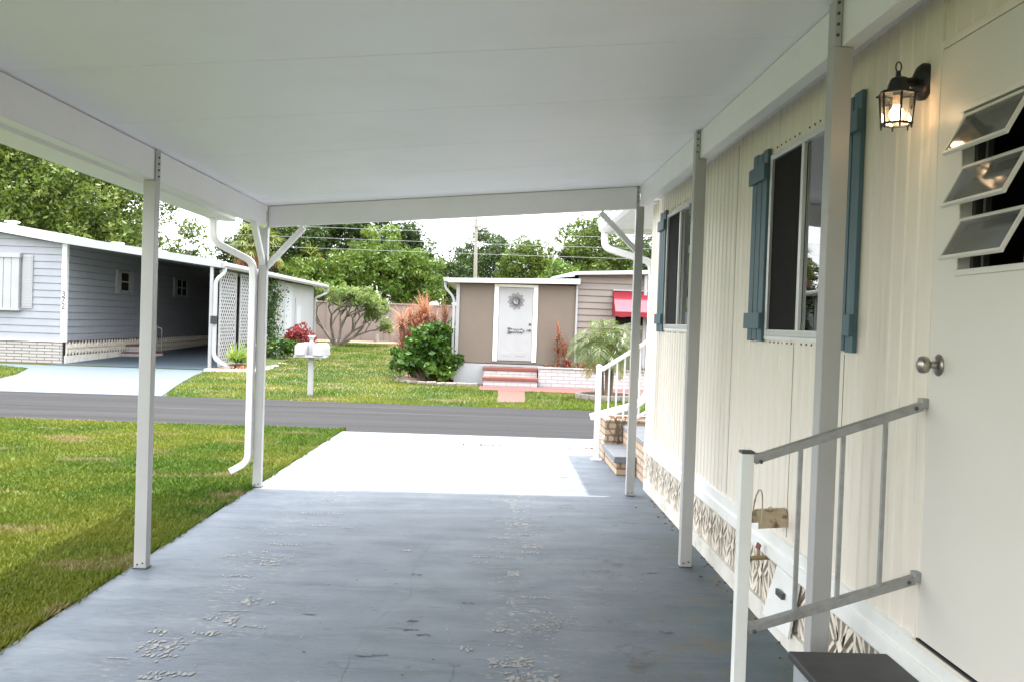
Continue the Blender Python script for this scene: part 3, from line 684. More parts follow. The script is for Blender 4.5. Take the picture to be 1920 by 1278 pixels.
def window(w, blind):
    y0, y1, z0, z1 = w; ym = (y0 + y1) / 2 - .04
    mb = MB(); t = .032; xo = WX - .020; xi = WX + .03
    mb.box(xo, xi, y0, y1, z0, z0 + t); mb.box(xo, xi, y0, y1, z1 - t, z1); mb.box(xo, xi, y0, y0 + t, z0 + t, z1 - t); mb.box(xo, xi, y1 - t, y1, z0 + t, z1 - t)
    mb.box(xo + .004, WX + .003, ym - .018, ym + .018, z0 + t, z1 - t)
    fr = mb.build('window', 'window_metal', home, bevel=.002)
    mb = MB(); mb.box(WX - .004, WX - .001, ym + .02, y1 - t, z0 + t, z1 - t); mb.build('insect_screen', 'screen_mesh', fr)
    mb = MB(); mb.box(WX + .004, WX + .008, y0 + t, ym - .02, z0 + t, z1 - t); mb.build('pane', 'window_glass', fr)
    mb = MB(); mb.box(WX - .012, WX + .02, y0 - .03, y1 + .03, z0 - .022, z0 - .002); mb.build('sill', 'white_trim', fr, bevel=.002)
    mb = MB()
    X = WX + .5
    mb.add([(X, y0 - .3, z0 - .3), (X, y1 + .3, z0 - .3), (X, y1 + .3, z1 + .3), (X, y0 - .3, z1 + .3)], [(0, 1, 2, 3)])
    mb.add([(WX + .035, y0 - .3, z0 - .3), (X, y0 - .3, z0 - .3), (X, y0 - .3, z1 + .3), (WX + .035, y0 - .3, z1 + .3)], [(0, 1, 2, 3)])
    mb.add([(WX + .035, y1 + .3, z0 - .3), (X, y1 + .3, z0 - .3), (X, y1 + .3, z1 + .3), (WX + .035, y1 + .3, z1 + .3)], [(0, 1, 2, 3)])
    mb.add([(WX + .035, y0 - .3, z1 + .3), (X, y0 - .3, z1 + .3), (X, y1 + .3, z1 + .3), (WX + .035, y1 + .3, z1 + .3)], [(0, 1, 2, 3)])
    mb.add([(WX + .035, y0 - .3, z0 - .3), (X, y0 - .3, z0 - .3), (X, y1 + .3, z0 - .3), (WX + .035, y1 + .3, z0 - .3)], [(0, 1, 2, 3)])
    mb.build('room', 'dark_interior', fr)
    mb = MB(); z = z1 - t - .01
    while z > blind:
        mb.obox((WX + .045, (y0 + ym) / 2, z), (.030, ym - y0 - .07, .0015), (0, math.radians(58), 0)); z -= .028
    mb.build('blind', 'blind_white', fr)
window(W1, 2.10); window(W2, 2.15)

def shutter(ya, yb, z0, z1):
    mb = MB(); n = 3; g = .012; bw = (yb - ya - g * (n - 1)) / n
    for k in range(n):
        a = ya + k * (bw + g); mb.box(WX - .026, WX - .006, a, a + bw, z0 + .006 * (k % 2), z1 - .008 * (k % 2))
    sh = mb.build('shutter', 'teal_paint', home, bevel=.002)
    mb = MB(); mb.box(WX - .0065, WX + .001, ya + .01, yb - .01, z0 + .05, z1 - .05); mb.build('gap_shade', 'dark_interior', sh)  # black sheet added so the gaps between the boards read as shade
    for zc in (z0 + .115, z1 - .125):
        mb = MB(); mb.box(WX - .046, WX - .0265, ya - .006, yb + .02, zc - .045, zc + .045); mb.build('batten', 'teal_paint', sh, bevel=.002)
shutter(5.225, 5.515, 1.52, 2.60); shutter(3.885, 4.165, 1.50, 2.60); shutter(8.335, 8.62, 1.54, 2.625); shutter(6.92, 7.21, 1.54, 2.625)

# entry door with three awning sashes
mb = MB(); y0, y1 = DOORY; z0, z1 = DZ
Wd = (2.645, 3.03, 1.80, 2.315)
for (a, b, c, d) in ((y0, Wd[0], z0, z1), (Wd[1], y1, z0, z1), (Wd[0], Wd[1], z0, Wd[2]), (Wd[0], Wd[1], Wd[3], z1)):
    mb.box(WX - .012, WX + .02, a, b, c, d)
door = mb.build('door', 'cream_door', home)
mb = MB(); t = .026
mb.box(WX - .010, WX + .01, y1 + .005, y1 + .033, z0 - .012, z1 + .035); mb.box(WX - .010, WX + .01, y0 - .033, y0 - .005, z0 - .012, z1 + .035); mb.box(WX - .010, WX + .01, y0 - .004, y1 + .004, z1 + .006, z1 + .036)
mb.box(WX - .020, WX + .01, y0 - .03, y1 + .03, z0 - .030, z0 - .014)
mb.build('door_frame', 'cream_siding', home, bevel=.002)
mb = MB(); mb.box(WX - .014, WX + .005, y0, y1 + .01, z0 - .013, z0 - .005); mb.build('threshold_gap', 'rubber', door)
MB().box(WX - .003, WX + .012, y1 + .0004, y1 + .0045, z0, z1).build('door_gap', 'bolt_dark', door)
mb = MB(); t = .02
for (a, b, c, d) in ((Wd[0] - t, Wd[1] + t, Wd[3], Wd[3] + t), (Wd[0] - t, Wd[1] + t, Wd[2] - t, Wd[2]), (Wd[0] - t, Wd[0], Wd[2], Wd[3]), (Wd[1], Wd[1] + t, Wd[2], Wd[3])):
    mb.box(WX - .022, WX - .0125, a, b, c, d)
wf = mb.build('window', 'cream_door', door, bevel=.002)
mb = MB(); X = WX + .3
mb.add([(X, 2.5, 1.6), (X, 3.2, 1.6), (X, 3.2, 2.5), (X, 2.5, 2.5)], [(0, 1, 2, 3)]); mb.add([(WX + .022, 3.2, 1.6), (X, 3.2, 1.6), (X, 3.2, 2.5), (WX + .022, 3.2, 2.5)], [(0, 1, 2, 3)]); mb.add([(WX + .022, 2.5, 1.6), (X, 2.5, 1.6), (X, 3.2, 1.6), (WX + .022, 3.2, 1.6)], [(0, 1, 2, 3)])
mb.add([(WX + .022, 2.5, 2.5), (X, 2.5, 2.5), (X, 3.2, 2.5), (WX + .022, 3.2, 2.5)], [(0, 1, 2, 3)]); mb.add([(WX + .022, 2.5, 1.6), (X, 2.5, 1.6), (X, 2.5, 2.5), (WX + .022, 2.5, 2.5)], [(0, 1, 2, 3)])
mb.build('room', 'dark_interior', door)
MB().box(WX + .021, WX + .06, Wd[1] - .018, Wd[1], Wd[2], Wd[3]).build('side_channel', 'bolt_dark', door); MB().box(WX + .03, WX + .05, Wd[1] - .065, Wd[1] - .05, Wd[2], Wd[3]).build('operator_bar', 'bolt_dark', door)
for zt in (2.305, 2.135, 1.965):
    a = Vector((WX - .014, 0, zt)); b = Vector((1.444, 0, zt - .135))
    d = (b - a).normalized(); nrm = Vector((d.z, 0, -d.x))
    mb = MB(); fw = .011
    def strip(p, q, ya, yb, th):
        m_ = th / 2
        mb.hexa([(p.x + nrm.x * s * m_, yy, p.z + nrm.z * s * m_) for s, yy in ((-1, ya), (1, ya), (1, yb), (-1, yb))] + [(q.x + nrm.x * s * m_, yy, q.z + nrm.z * s * m_) for s, yy in ((-1, ya), (1, ya), (1, yb), (-1, yb))])
    ya, yb = Wd[0] + .004, Wd[1] - .004
    strip(a, a + d * fw, ya, yb, .012); strip(b - d * fw, b, ya, yb, .014)
    strip(a + d * fw, b - d * fw, ya, ya + fw, .012); strip(a + d * fw, b - d * fw, yb - fw, yb, .012)
    sash = mb.build('sash', 'cream_door', door, bevel=.0015)
    mb = MB(); strip(a + d * fw, b - d * fw, ya + fw, yb - fw, .004); mb.build('pane', 'frosted_glass', sash)
mb = MB(); mb.lathe((WX - .012, 3.145, 1.484), (-1, 0, 0), [(.037, 0), (.037, .004), (.030, .010), (.013, .014), (.011, .030), (.016, .034), (.027, .042), (.030, .054), (.027, .066), (.016, .073), (.001, .075)], 24)
mb.build('door_knob', 'nickel', door, smooth=True)
# upper flashing line above the door and small mark
# tap, hatch leaning on the skirting
mb = MB(); mb.tube([(WX + .03, 4.98, .365), (1.40, 4.94, .365)], .013, 10); mb.tube([(1.46, 4.96, .365), (1.46, 4.96, .41)], .010, 8)
tap = mb.build('tap', 'brass', home, smooth=True)
mb = MB(); mb.tube([(1.405, 4.94, .365), (1.36, 4.925, .352)], .022, 12); mb.build('hose_end', 'rubber', tap, smooth=True)
mb = MB(); mb.obox((1.46, 4.965, .425), (.010, .034, .034), (.3, .1, .4)); mb.build('tap_handle', 'red_paint', tap, bevel=.004)
mb = MB()
pts = [(1.485, 4.93, .075), (1.485, 4.50, .085), (1.508, 4.445, .365), (1.508, 4.70, .372), (1.508, 4.79, .37)]
mb.prism(pts, (.012, 0, 0)); hatch = mb.build('access_panel', 'white_trim', home)
mb = MB(); mb.box(1.478, 1.494, 4.60, 4.70, .245, .275); mb.build('panel_slot', 'bolt_dark', hatch)

# ------------------------------------------------------------------ wall lantern (lit)
lc = Vector((1.405, 3.305, 2.33))
lan = thing('wall_lantern', 'lit black carriage lantern on a round backplate beside the cream door', 'lantern', (1.53, 3.36, 2.49))
mb = MB(); mb.lathe((1.524, 3.365, 2.497), (-1, 0, 0), [(.066, -.008), (.066, .010), (.058, .020), (.030, .034), (.018, .040), (.001, .042)], 28); mb.build('backplate', 'black_metal', lan, smooth=True)
mb = MB(); mb.tube([(1.50, 3.362, 2.497), (1.46, 3.345, 2.488), (1.42, 3.31, 2.482)], [.020, .016, .018], 12); mb.build('arm', 'black_metal', lan, smooth=True)
def hexring(r, z, n=6, ph=.35): return [(lc.x + r * math.cos(ph + 2 * PI * k / n), lc.y + r * math.sin(ph + 2 * PI * k / n), z) for k in range(n)]
mb = MB()
R0, R1, zb_, zt_ = .052, .062, 2.325, 2.432
for r, z, th in ((R0 + .006, zb_, .006), (R1 + .006, zt_, .006)):
    a, b = hexring(r, z), hexring(r - .012, z)
    for k in range(6):
        j = (k + 1) % 6; mb.hexa([b[k], a[k], a[j], b[j]] + [(p[0], p[1], p[2] + th) for p in (b[k], a[k], a[j], b[j])])
A, B_ = hexring(R0, zb_), hexring(R1, zt_)
for k in range(6):
    mb.tube([A[k], B_[k]], .0042, 6)
    p = Vector(A[k]); mb.tube([p, p - Vector((0, 0, .014))], [.004, .003], 6); p = Vector(B_[k]); d = (p - Vector((lc.x, lc.y, p.z))).normalized(); mb.tube([p, p + d * .012], .004, 6)
mb.build('cage', 'black_metal', lan)
mb = MB(); prof = [(R1 + .004, zt_ + .003), (R1 + .002, zt_ + .010), (.043, zt_ + .011), (.028, zt_ + .055), (.010, zt_ + .064), (.008, zt_ + .084)]
vs = [p for r, z in prof for p in hexring(r, z)]; mb.add(vs, [(i * 6 + k, i * 6 + (k + 1) % 6, i * 6 + 6 + (k + 1) % 6, i * 6 + 6 + k) for i in range(len(prof) - 1) for k in range(6)] + [tuple(range(30, 36)), tuple(range(5, -1, -1))])
cap = mb.build('cap', 'black_metal', lan)
mb = MB(); mb.tube([(lc.x + .010 * math.cos(a), lc.y, zt_ + .098 + .018 * math.sin(a)) for a in [2 * PI * k / 16 for k in range(17)]], .0026, 6, False); mb.build('hanging_loop', 'black_metal', cap)
mb = MB(); A, B_ = hexring(R0 - .003, zb_ + .004), hexring(R1 - .003, zt_ - .002)
mb.add(A + B_, [(k, (k + 1) % 6, 6 + (k + 1) % 6, 6 + k) for k in range(6)]); mb.build('glass', 'lantern_glass', lan)
mb = MB(); mb.lathe((lc.x, lc.y, 2.362), (0, 0, 1), [(.001, -.028), (.014, -.024), (.023, -.012), (.026, 0), (.023, .013), (.016, .024), (.013, .032)], 20); mb.build('bulb', 'lit_bulb', lan, smooth=True)
mb = MB(); mb.lathe((lc.x, lc.y, 2.394), (0, 0, 1), [(.014, 0), (.016, .004), (.016, .034)], 16); mb.build('lamp_holder', 'bulb_holder', lan, smooth=True)

# ------------------------------------------------------------------ hose hanger on the wall
hh = thing('hose_hanger', 'rust spotted tan metal hose hanger with thin loop on the cream wall', 'hose hanger', (1.52, 4.75, .55))
mb = MB(); n = 16; R_ = .072
ring = [(4.75 + R_ * math.cos(PI * (1.12 * k / n - .06)), .605 + R_ * math.sin(PI * (1.12 * k / n - .06))) for k in range(n + 1)]
vs = []; fs = []
for (yy, zz) in ring:
    yi, zi = lerp(4.75, yy, .95), lerp(.605, zz, .95)
    vs += [(1.372, yy, zz - .012), (1.522, yy, zz), (1.372, yi, zi - .012), (1.522, yi, zi)]
for i in range(n):
    b = 4 * i; fs += [(b, b + 1, b + 5, b + 4), (b + 2, b + 6, b + 7, b + 3), (b, b + 4, b + 6, b + 2), (b + 1, b + 3, b + 7, b + 5)]
fs += [(0, 2, 3, 1), (4 * n, 4 * n + 1, 4 * n + 3, 4 * n + 2)]
mb.add(vs, fs); mb.build('saddle', 'tan_rust', hh, smooth=True)
mb = MB(); mb.tube([(1.384 + .012 * math.sin(PI * k / 16), 4.75 + .078 * math.cos(PI * k / 16), .615 + .150 * math.sin(PI * k / 16) ** .8) for k in range(17)], .0042, 6); mb.build('front_loop', 'tan_rust', hh, smooth=True)
mb = MB(); mb.tube([(1.455, 4.75 + .0755 * math.cos(PI * k / 14), .602 + .0755 * math.sin(PI * k / 14)) for k in range(15)], .003, 6); mb.build('band', 'tan_rust', hh)
mb = MB(); mb.box(1.517, 1.529, 4.535, 4.55, .66, .79); mb.build('wall_bracket', 'white_trim', hh)

# ------------------------------------------------------------------ near handrail and black step
hr = thing('handrail', 'grey metal handrail with three balusters bolted beside the cream door', 'handrail', (.885, 3.2, 0), 'metal handrails')
PXc, PYc = .885, 3.19
mb = MB(); mb.box(PXc - .021, PXc + .021, PYc - .021, PYc + .021, 0, 1.158); post = mb.build('post', 'white_trim', hr, bevel=.002)
mb = MB(); mb.box(PXc - .0225, PXc + .0225, PYc - .0225, PYc + .0225, 1.158, 1.168); mb.build('post_cap', 'bolt_dark', post, bevel=.002)
for za, zb in ((1.145, 1.345), (.560, .738)):
    a = Vector((PXc + .026, PYc, za)); b = Vector((1.50, 3.225, zb))
    mb = MB(); mb.bar(a, b, .036, .012); d = (b - a).normalized()
    mb.bar(a + Vector((0, -.014, -.014)), b + Vector((0, -.014, -.014)), .006, .018); mb.bar(a + Vector((0, .014, -.014)), b + Vector((0, .014, -.014)), .006, .018)
    rail = mb.build('rail', 'rail_metal', hr, bevel=.0015)
    mb = MB(); mb.obox((1.511, 3.226, zb + .002), (.034, .040, .036), (0, 0, 0)); mb.build('wall_bracket', 'rail_metal', rail, bevel=.004)
    mb = MB(); mb.lathe((1.475, 3.207, zb - .015), (0, -1, 0), [(.007, 0), (.007, .006), (.004, .008)], 8); mb.build('bolt', 'bolt_dark', rail); mb = MB(); mb.lathe((PXc + .045, 3.172, za - .012), (0, -1, 0), [(.007, 0), (.007, .006), (.004, .008)], 8); mb.build('bolt', 'bolt_dark', rail)
    mb = MB(); mb.obox((PXc + .034, 3.19, za), (.024, .034, .03), (0, 0, 0)); mb.build('post_bracket', 'rail_metal', rail, bevel=.003)
for X in (1.075, 1.225, 1.375):
    t = (X - .911) / (1.50 - .911); yv = lerp(3.19, 3.225, t)
    mb = MB(); mb.box(X - .007, X + .007, yv - .007, yv + .007, lerp(.560, .738, t), lerp(1.145, 1.345, t) - .006); mb.build('baluster', 'rail_metal', hr, bevel=.001)
st = thing('door_step', 'black topped grey step below the cream door', 'step', (1.3, 2.9, 0))
mb = MB(); mb.box(1.145, 1.495, 2.35, 3.395, 0, .372); mb.box(.80, 1.144, 2.35, 3.13, 0, .185); mb.build('riser', 'grey_step_side', st, bevel=.006)
mb = MB(); mb.box(1.128, 1.497, 2.33, 3.41, .373, .402); mb.build('tread', 'dark_step', st, bevel=.006)
mb = MB(); mb.box(.785, 1.143, 2.33, 3.145, .186, .212); mb.build('tread', 'dark_step', st, bevel=.006)

# ------------------------------------------------------------------ far porch steps, planter, rail
ps = thing('porch_steps', 'tan brick porch steps with grey caps past the last carport post', 'steps', (1.5, 10.2, 0))
mb = MB(); mb.box(1.345, 1.55, 9.83, 10.83, 0, .135); mb.box(1.555, 3.4, 9.10, 10.86, 0, .40); mb.build('brickwork', 'tan_brick', ps, bevel=.004)
mb = MB(); mb.box(1.315, 1.55, 9.80, 10.85, .136, .205); mb.build('tread', 'grey_step', ps, bevel=.008)
mb = MB(); mb.box(1.545, 3.4, 9.105, 10.86, .401, .425); mb.build('porch_floor', 'grey_step', ps, bevel=.004)
pl = thing('brick_planter', 'low tan brick planter with mulch behind the porch rail', 'planter', (1.8, 11.2, 0))
mb = MB(); mb.box(1.345, 2.6, 10.90, 11.0, 0, .48); mb.box(1.345, 1.44, 11.0, 11.55, 0, .48); mb.box(1.44, 2.6, 11.46, 11.55, 0, .48); mb.build('brickwork', 'tan_brick', pl, bevel=.004)
mb = MB(); mb.box(1.44, 2.6, 11.0, 11.46, .2, .455); mb.build('mulch_fill', 'mulch', pl)
mb = MB()
for k in range(9):
    x = random.uniform(1.335, 1.345); p = [(1.335 + random.uniform(-.01, .02), 10.90 - .005, .02)]
    p = []
    x0 = random.uniform(1.35, 1.6); z = 0.21
    while z < .52: p.append((x0, 10.893, z)); x0 += random.uniform(-.04, .03); z += .05
    mb.tube(p, .004, 5)
mb.build('vine_stem', 'bark', pl)
pr = thing('porch_rail', 'white handrail rising beside the tan brick porch steps', 'handrail', (1.255, 10.93, 0), 'metal handrails')
mb = MB(); mb.box(1.222, 1.285, 10.90, 10.963, .012, 1.09); mb.lathe((1.2535, 10.9315, 1.09), (0, 0, 1), [(.040, 0), (.040, .012), (.02, .03), (.002, .034)], 16); p_ = mb.build('post', 'white_aluminium', pr, bevel=.004)
mb = MB(); mb.box(1.19, 1.317, 10.868, 10.995, .001, .013); mb.build('base_plate', 'white_aluminium', p_, bevel=.003)
mb = MB(); mb.bar((1.285, 10.93, 1.06), (1.95, 10.93, 1.50), .045, .045); mb.build('rail', 'white_aluminium', pr, bevel=.004)
mb = MB(); mb.bar((1.285, 10.93, .235), (1.95, 10.93, .665), .03, .03); mb.build('rail', 'white_aluminium', pr, bevel=.003)
for X in (1.375, 1.465, 1.555, 1.645, 1.735, 1.825):
    t = (X - 1.285) / .665; mb = MB(); mb.box(X - .009, X + .009, 10.921, 10.939, lerp(.235, .665, t) + .014, lerp(1.06, 1.50, t) - .02); mb.build('baluster', 'white_aluminium', pr)

# ------------------------------------------------------------------ lap siding helper
def lap(mb, a, b, z0, ta, tb, course, out, lip=.022):
    a, b, out = Vector(a), Vector(b), Vector(out); L_ = (b - a).length; z = z0
    while z < max(ta, tb) - .01:
        z2 = z + course
        # clip the course by the sloping top (ta at a, tb at b)
        s = [0, 1]
        pts = []
        N_ = 24 if abs(ta - tb) > .01 and z2 > min(ta, tb) else 1
        for k in range(N_):
            s0, s1 = k / N_, (k + 1) / N_; c0, c1 = lerp(ta, tb, s0), lerp(ta, tb, s1)
            u0, u1 = min(z2, c0), min(z2, c1)
            if u0 <= z + .002 and u1 <= z + .002: continue
            u0 = max(u0, z + .001); u1 = max(u1, z + .001)
            P0, P1 = a.lerp(b, s0), a.lerp(b, s1)
            g = min(.011, u0 - z - .0005, u1 - z - .0005); G = Vector((0, 0, z + g)); Zv = Vector((0, 0, z))
            mb.add([P0 - out * .03 + Zv, P1 - out * .03 + Zv, P1 - out * .03 + G, P0 - out * .03 + G], [(0, 1, 2, 3)])
            mb.add([P0 + out * lip + G, P1 + out * lip + G, P1 + out * lip * (1 - (u1 - z) / course) + Vector((0, 0, u1)), P0 + out * lip * (1 - (u0 - z) / course) + Vector((0, 0, u0))], [(0, 1, 2, 3)])
            mb.add([P0 - out * .03 + G, P1 - out * .03 + G, P1 + out * lip + G, P0 + out * lip + G], [(0, 1, 2, 3)])
            mb.add([P0 - out * .03 + Zv, P1 - out * .03 + Zv, P1 + Zv, P0 + Zv], [(0, 1, 2, 3)])
        z = z2

# ------------------------------------------------------------------ blue-grey neighbour on the left
nh = thing('mobile_home', 'blue grey mobile home with white carport roof across the road', 'mobile home', (-12, 30, 0))
CX, CY = -12.02, 26.4
mb = MB(); lap(mb, (CX, CY, 0), (-14.2, CY, 0), .62, 3.33, 3.64, .2, (0, -1, 0)); lap(mb, (-14.2, CY, 0), (-16.5, CY, 0), .62, 3.64, 3.31, .2, (0, -1, 0))
lap(mb, (CX, CY, 0), (CX, 41, 0), .62, 3.36, 3.36, .2, (1, 0, 0)); mb.add([(-16.5, CY, 0), (-16.5, 41, 0), (-16.5, 41, 3.3), (-16.5, CY, 3.3)], [(0, 1, 2, 3)]); mb.add([(-16.5, 41, 0), (CX, 41, 0), (CX, 41, 3.3), (-16.5, 41, 3.3)], [(0, 1, 2, 3)])
mb.build('wall', 'blue_grey_siding', nh)
mb = MB(); mb.box(CX - .10, CX + .035, CY - .035, CY + .10, .60, 3.34); mb.build('corner_trim', 'white_trim', nh)
mb = MB(); mb.box(-16.5, -12.05, CY - .07, CY + .06, -.05, .60); mb.build('brick_skirting', 'cream_brick', nh)
mb = MB(); mb.box(-16.5, -12.0, CY - .10, CY + .06, .602, .645); mb.build('brick_cap', 'concrete_white', nh)
mb = MB(); mb.box(CX - .05, CX + .02, CY + .06, 41, -.05, .22); mb.build('footing', 'concrete_white', nh)
mb = MB(); y = CY + .12
while y < 40:
    e = y + .42
    for (ya, za, yb, zb) in ((y, .22, y + .21, .60), (e, .22, y + .21, .60), (y, .60, y + .21, .22), (e, .60, y + .21, .22), (y + .21, .22, y + .21, .60), (y, .41, e, .41)):
        mb.bar((CX + .005, ya, za), (CX + .005, yb, zb), .038, .03, (1, 0, 0))
    mb.box(CX - .01, CX + .02, y - .012, y + .012, .22, .60); y = e
mb.build('block_skirting', 'skirt_block', nh)
mb = MB(); mb.add([(CX - .03, CY, 0), (CX - .03, 41, 0), (CX - .03, 41, .62), (CX - .03, CY, .62)], [(0, 1, 2, 3)]); mb.build('crawl_space', 'dark_interior', nh)
# roofs: low gable over the home, lower mono-pitch over the carport
mb = MB(); T = .26
for (xa, za, xb, zb) in ((-14.2, 3.66, -11.98, 3.335), (-16.8, 3.30, -14.2, 3.66)):
    mb.hexa([(xa, 26.12, za), (xb, 26.12, zb), (xb, 41.2, zb), (xa, 41.2, za), (xa, 26.12, za + T), (xb, 26.12, zb + T), (xb, 41.2, zb + T), (xa, 41.2, za + T)])
rf = mb.build('roof', 'roof_white', nh)
mb = MB(); mb.hexa([(-11.975, 25.9, 3.36), (-7.60, 25.9, 2.82), (-7.60, 42.0, 2.82), (-11.975, 42, 3.36), (-11.975, 25.9, 3.53), (-7.60, 25.9, 2.985), (-7.60, 42, 2.985), (-11.975, 42, 3.53)])
mb.box(-11.97, -7.6, 25.88, 25.899, 2.0, 2.0001)
mb.v = mb.v[:8]; mb.f = mb.f[:6]; mb.mi = mb.mi[:6]
crf = mb.build('carport_roof', 'roof_white', nh)
mb = MB(); mb.hexa([(-11.97, 25.86, 3.33), (-7.55, 25.86, 2.80), (-7.55, 25.897, 2.80), (-11.97, 25.897, 3.33), (-11.97, 25.86, 3.55), (-7.55, 25.86, 3.0), (-7.55, 25.897, 3.0), (-11.97, 25.897, 3.55)]); mb.build('fascia', 'white_paint', crf)
mb = MB(); mb.prism([(-7.597, 25.9, 2.80), (-7.48, 25.9, 2.80), (-7.44, 25.9, 2.86), (-7.44, 25.9, 2.94), (-7.597, 25.9, 2.97)], (0, 16.15, 0)); mb.build('gutter', 'white_paint', crf)
for (vx, vy, vz) in ((-14.05, 27.4, 3.88), (-11.65, 29.0, 3.48), (-11.0, 30.9, 3.40)):
    mb = MB(); mb.box(vx - .10, vx + .10, vy - .1, vy + .1, vz - .08, vz + .08); mb.box(vx - .16, vx + .16, vy - .16, vy + .16, vz + .08, vz + .13); mb.build('roof_vent', 'roof_white', rf, bevel=.02)
for (px, py) in ((-7.82, 25.95), (-7.82, 31.4)):
    mb = MB(); mb.box(px - .04, px + .04, py - .04, py + .04, -.02, 2.83); mb.build('post', 'white_paint', nh)
pipe([(-7.50, 26.05, 2.82), (-7.50, 26.02, 2.66), (-7.68, 25.86, 2.46), (-7.68, 25.85, .42), (-7.62, 25.84, .28), (-7.16, 25.74, .06)], 'downspout', nh, w=.09, t=.10, m='white_paint')
pipe([(-7.50, 41.95, 2.85), (-7.50, 41.95, 2.6), (-7.95, 41.5, 2.35), (-7.95, 41.5, .3)], 'downspout', nh, w=.09, t=.10, m='white_paint')
mb = MB(); mb.box(-7.77, -7.60, 25.74, 25.80, 1.25, 1.47); mb.build('meter_box', 'black_metal', nh)
def lattice(y0, y1):
    mb = MB(); X = -7.86; z0, z1 = .03, 2.78
    for (a, b, c, d) in ((y0, y0 + .07, z0, z1), (y1 - .07, y1, z0, z1), (y0 + .07, y1 - .07, z0, z0 + .07), (y0 + .07, y1 - .07, z1 - .07, z1)): mb.box(X - .012, X + .022, a, b, c, d)
    W_, H_ = y1 - y0, z1 - z0; s = .20
    for sg, dx in ((1, .004), (-1, -.001)):
        k = -H_ if sg > 0 else 0
        while k < W_ + (0 if sg > 0 else H_):
            # y - y0 = k + sg*(z - z0)
            pts = []
            za = 0; zb = H_
            ya, yb = k + sg * za, k + sg * zb
            if sg > 0: za = max(0, -k); zb = min(H_, W_ - k)
            else: za = max(0, k - W_); zb = min(H_, k)
            if zb - za > .05: mb.bar((X + dx, y0 + k + sg * za, z0 + za), (X + dx, y0 + k + sg * zb, z0 + zb), .058, .004, (1, 0, 0))
            k += s
    mb.build('lattice_panel', 'white_paint', nh)
lattice(26.85, 28.55); lattice(29.0, 30.4)
mb = MB(); mb.box(-8.02, -7.98, 32.2, 35.7, 0, 2.82); mb.box(-8.02, -7.98, 37.0, 41.35, 0, 2.82); mb.box(-11.9, -8.0, 41.3, 41.36, 0, 2.9); mb.build('shed_wall', 'white_paint', nh)
mb = MB(); mb.box(-8.02, -7.975, 35.72, 36.98, 0, 2.80); mb.build('shed_panel', 'grey_panel', nh)
mb = MB(); mb.box(-7.978, -7.955, 37.55, 38.75, .15, 2.25); sd = mb.build('shed_door', 'white_paint', nh)
mb = MB(); mb.box(-7.954, -7.945, 37.75, 38.55, 1.2, 1.95); mb.build('door_panel', 'grey_panel', sd)
mb = MB(); mb.box(-11.95, -8.03, 39.7, 39.8, 0, 3.1); mb.build('shed_front', 'taupe_siding', nh)
def side_window(yc, w, bars):
    z0, z1 = 2.12, 2.78; mb = MB()
    X = CX + .02
    for (a, b, c, d) in ((yc - w / 2, yc + w / 2, z0, z0 + .05), (yc - w / 2, yc + w / 2, z1 - .05, z1), (yc - w / 2, yc - w / 2 + .05, z0, z1), (yc + w / 2 - .05, yc + w / 2, z0, z1), (yc - w / 2, yc + w / 2, (z0 + z1) / 2 - .02, (z0 + z1) / 2 + .02)): mb.box(X - .02, X + .035, a, b, c, d)
    if bars: mb.box(X - .02, X + .034, yc - .02, yc + .02, z0, z1)
    wn = mb.build('window', 'white_paint', nh)
    mb = MB(); mb.box(X - .01, X + .006, yc - w / 2 + .05, yc + w / 2 - .05, z0 + .05, z1 - .05); mb.build('pane', 'screen_mesh', wn)
    for s in (-1, 1):
        mb = MB(); a = yc + s * (w / 2 + .16); mb.box(X - .02, X + .03, a - .14, a + .14, z0 - .04, z1 + .04)
        z = z0
        while z < z1 - .03: mb.box(X + .03, X + .04, a - .11, a + .11, z, z + .03); z += .06
        mb.build('shutter', 'white_paint', wn)
side_window(30.5, .75, False); side_window(36.0, 1.15, True)
# shuttered front window
mb = MB()
for k in range(9):
    a = -15.2 + k * .218; mb.box(a, a + .205, CY - .15 + .006 * (k % 2), CY - .03, 1.50, 2.90)
mb.box(-15.25, -13.22, CY - .18, CY - .02, 2.90, 3.03); mb.box(-15.25, -13.23, CY - .16, CY - .02, 1.43, 1.50)
mb.build('window_awning', 'white_paint', nh)
mb = MB(); mb.box(-13.20, -12.92, CY - .055, CY - .02, 1.50, 2.99)
z = 1.56
while z < 2.93: mb.box(-13.17, -12.95, CY - .068, CY - .055, z, z + .05); z += .08
mb.build('shutter', 'white_paint', nh)
for ch, zz in (('3', 1.86), ('7', 1.69), ('2', 1.52)):
    cu = bpy.data.curves.new('house_number', 'FONT'); cu.body = ch; cu.size = .23; cu.extrude = .006; cu.align_x = 'CENTER'
    o = bpy.data.objects.new('house_number', cu); COL.objects.link(o); cu.materials.append(MATS['number_grey'])
    o.parent = nh; o.location = Vector((CX - .035, CY - .045, zz)) - OFF[nh.name]; o.rotation_euler = (PI / 2, 0, 0); to_mesh(o, nh)
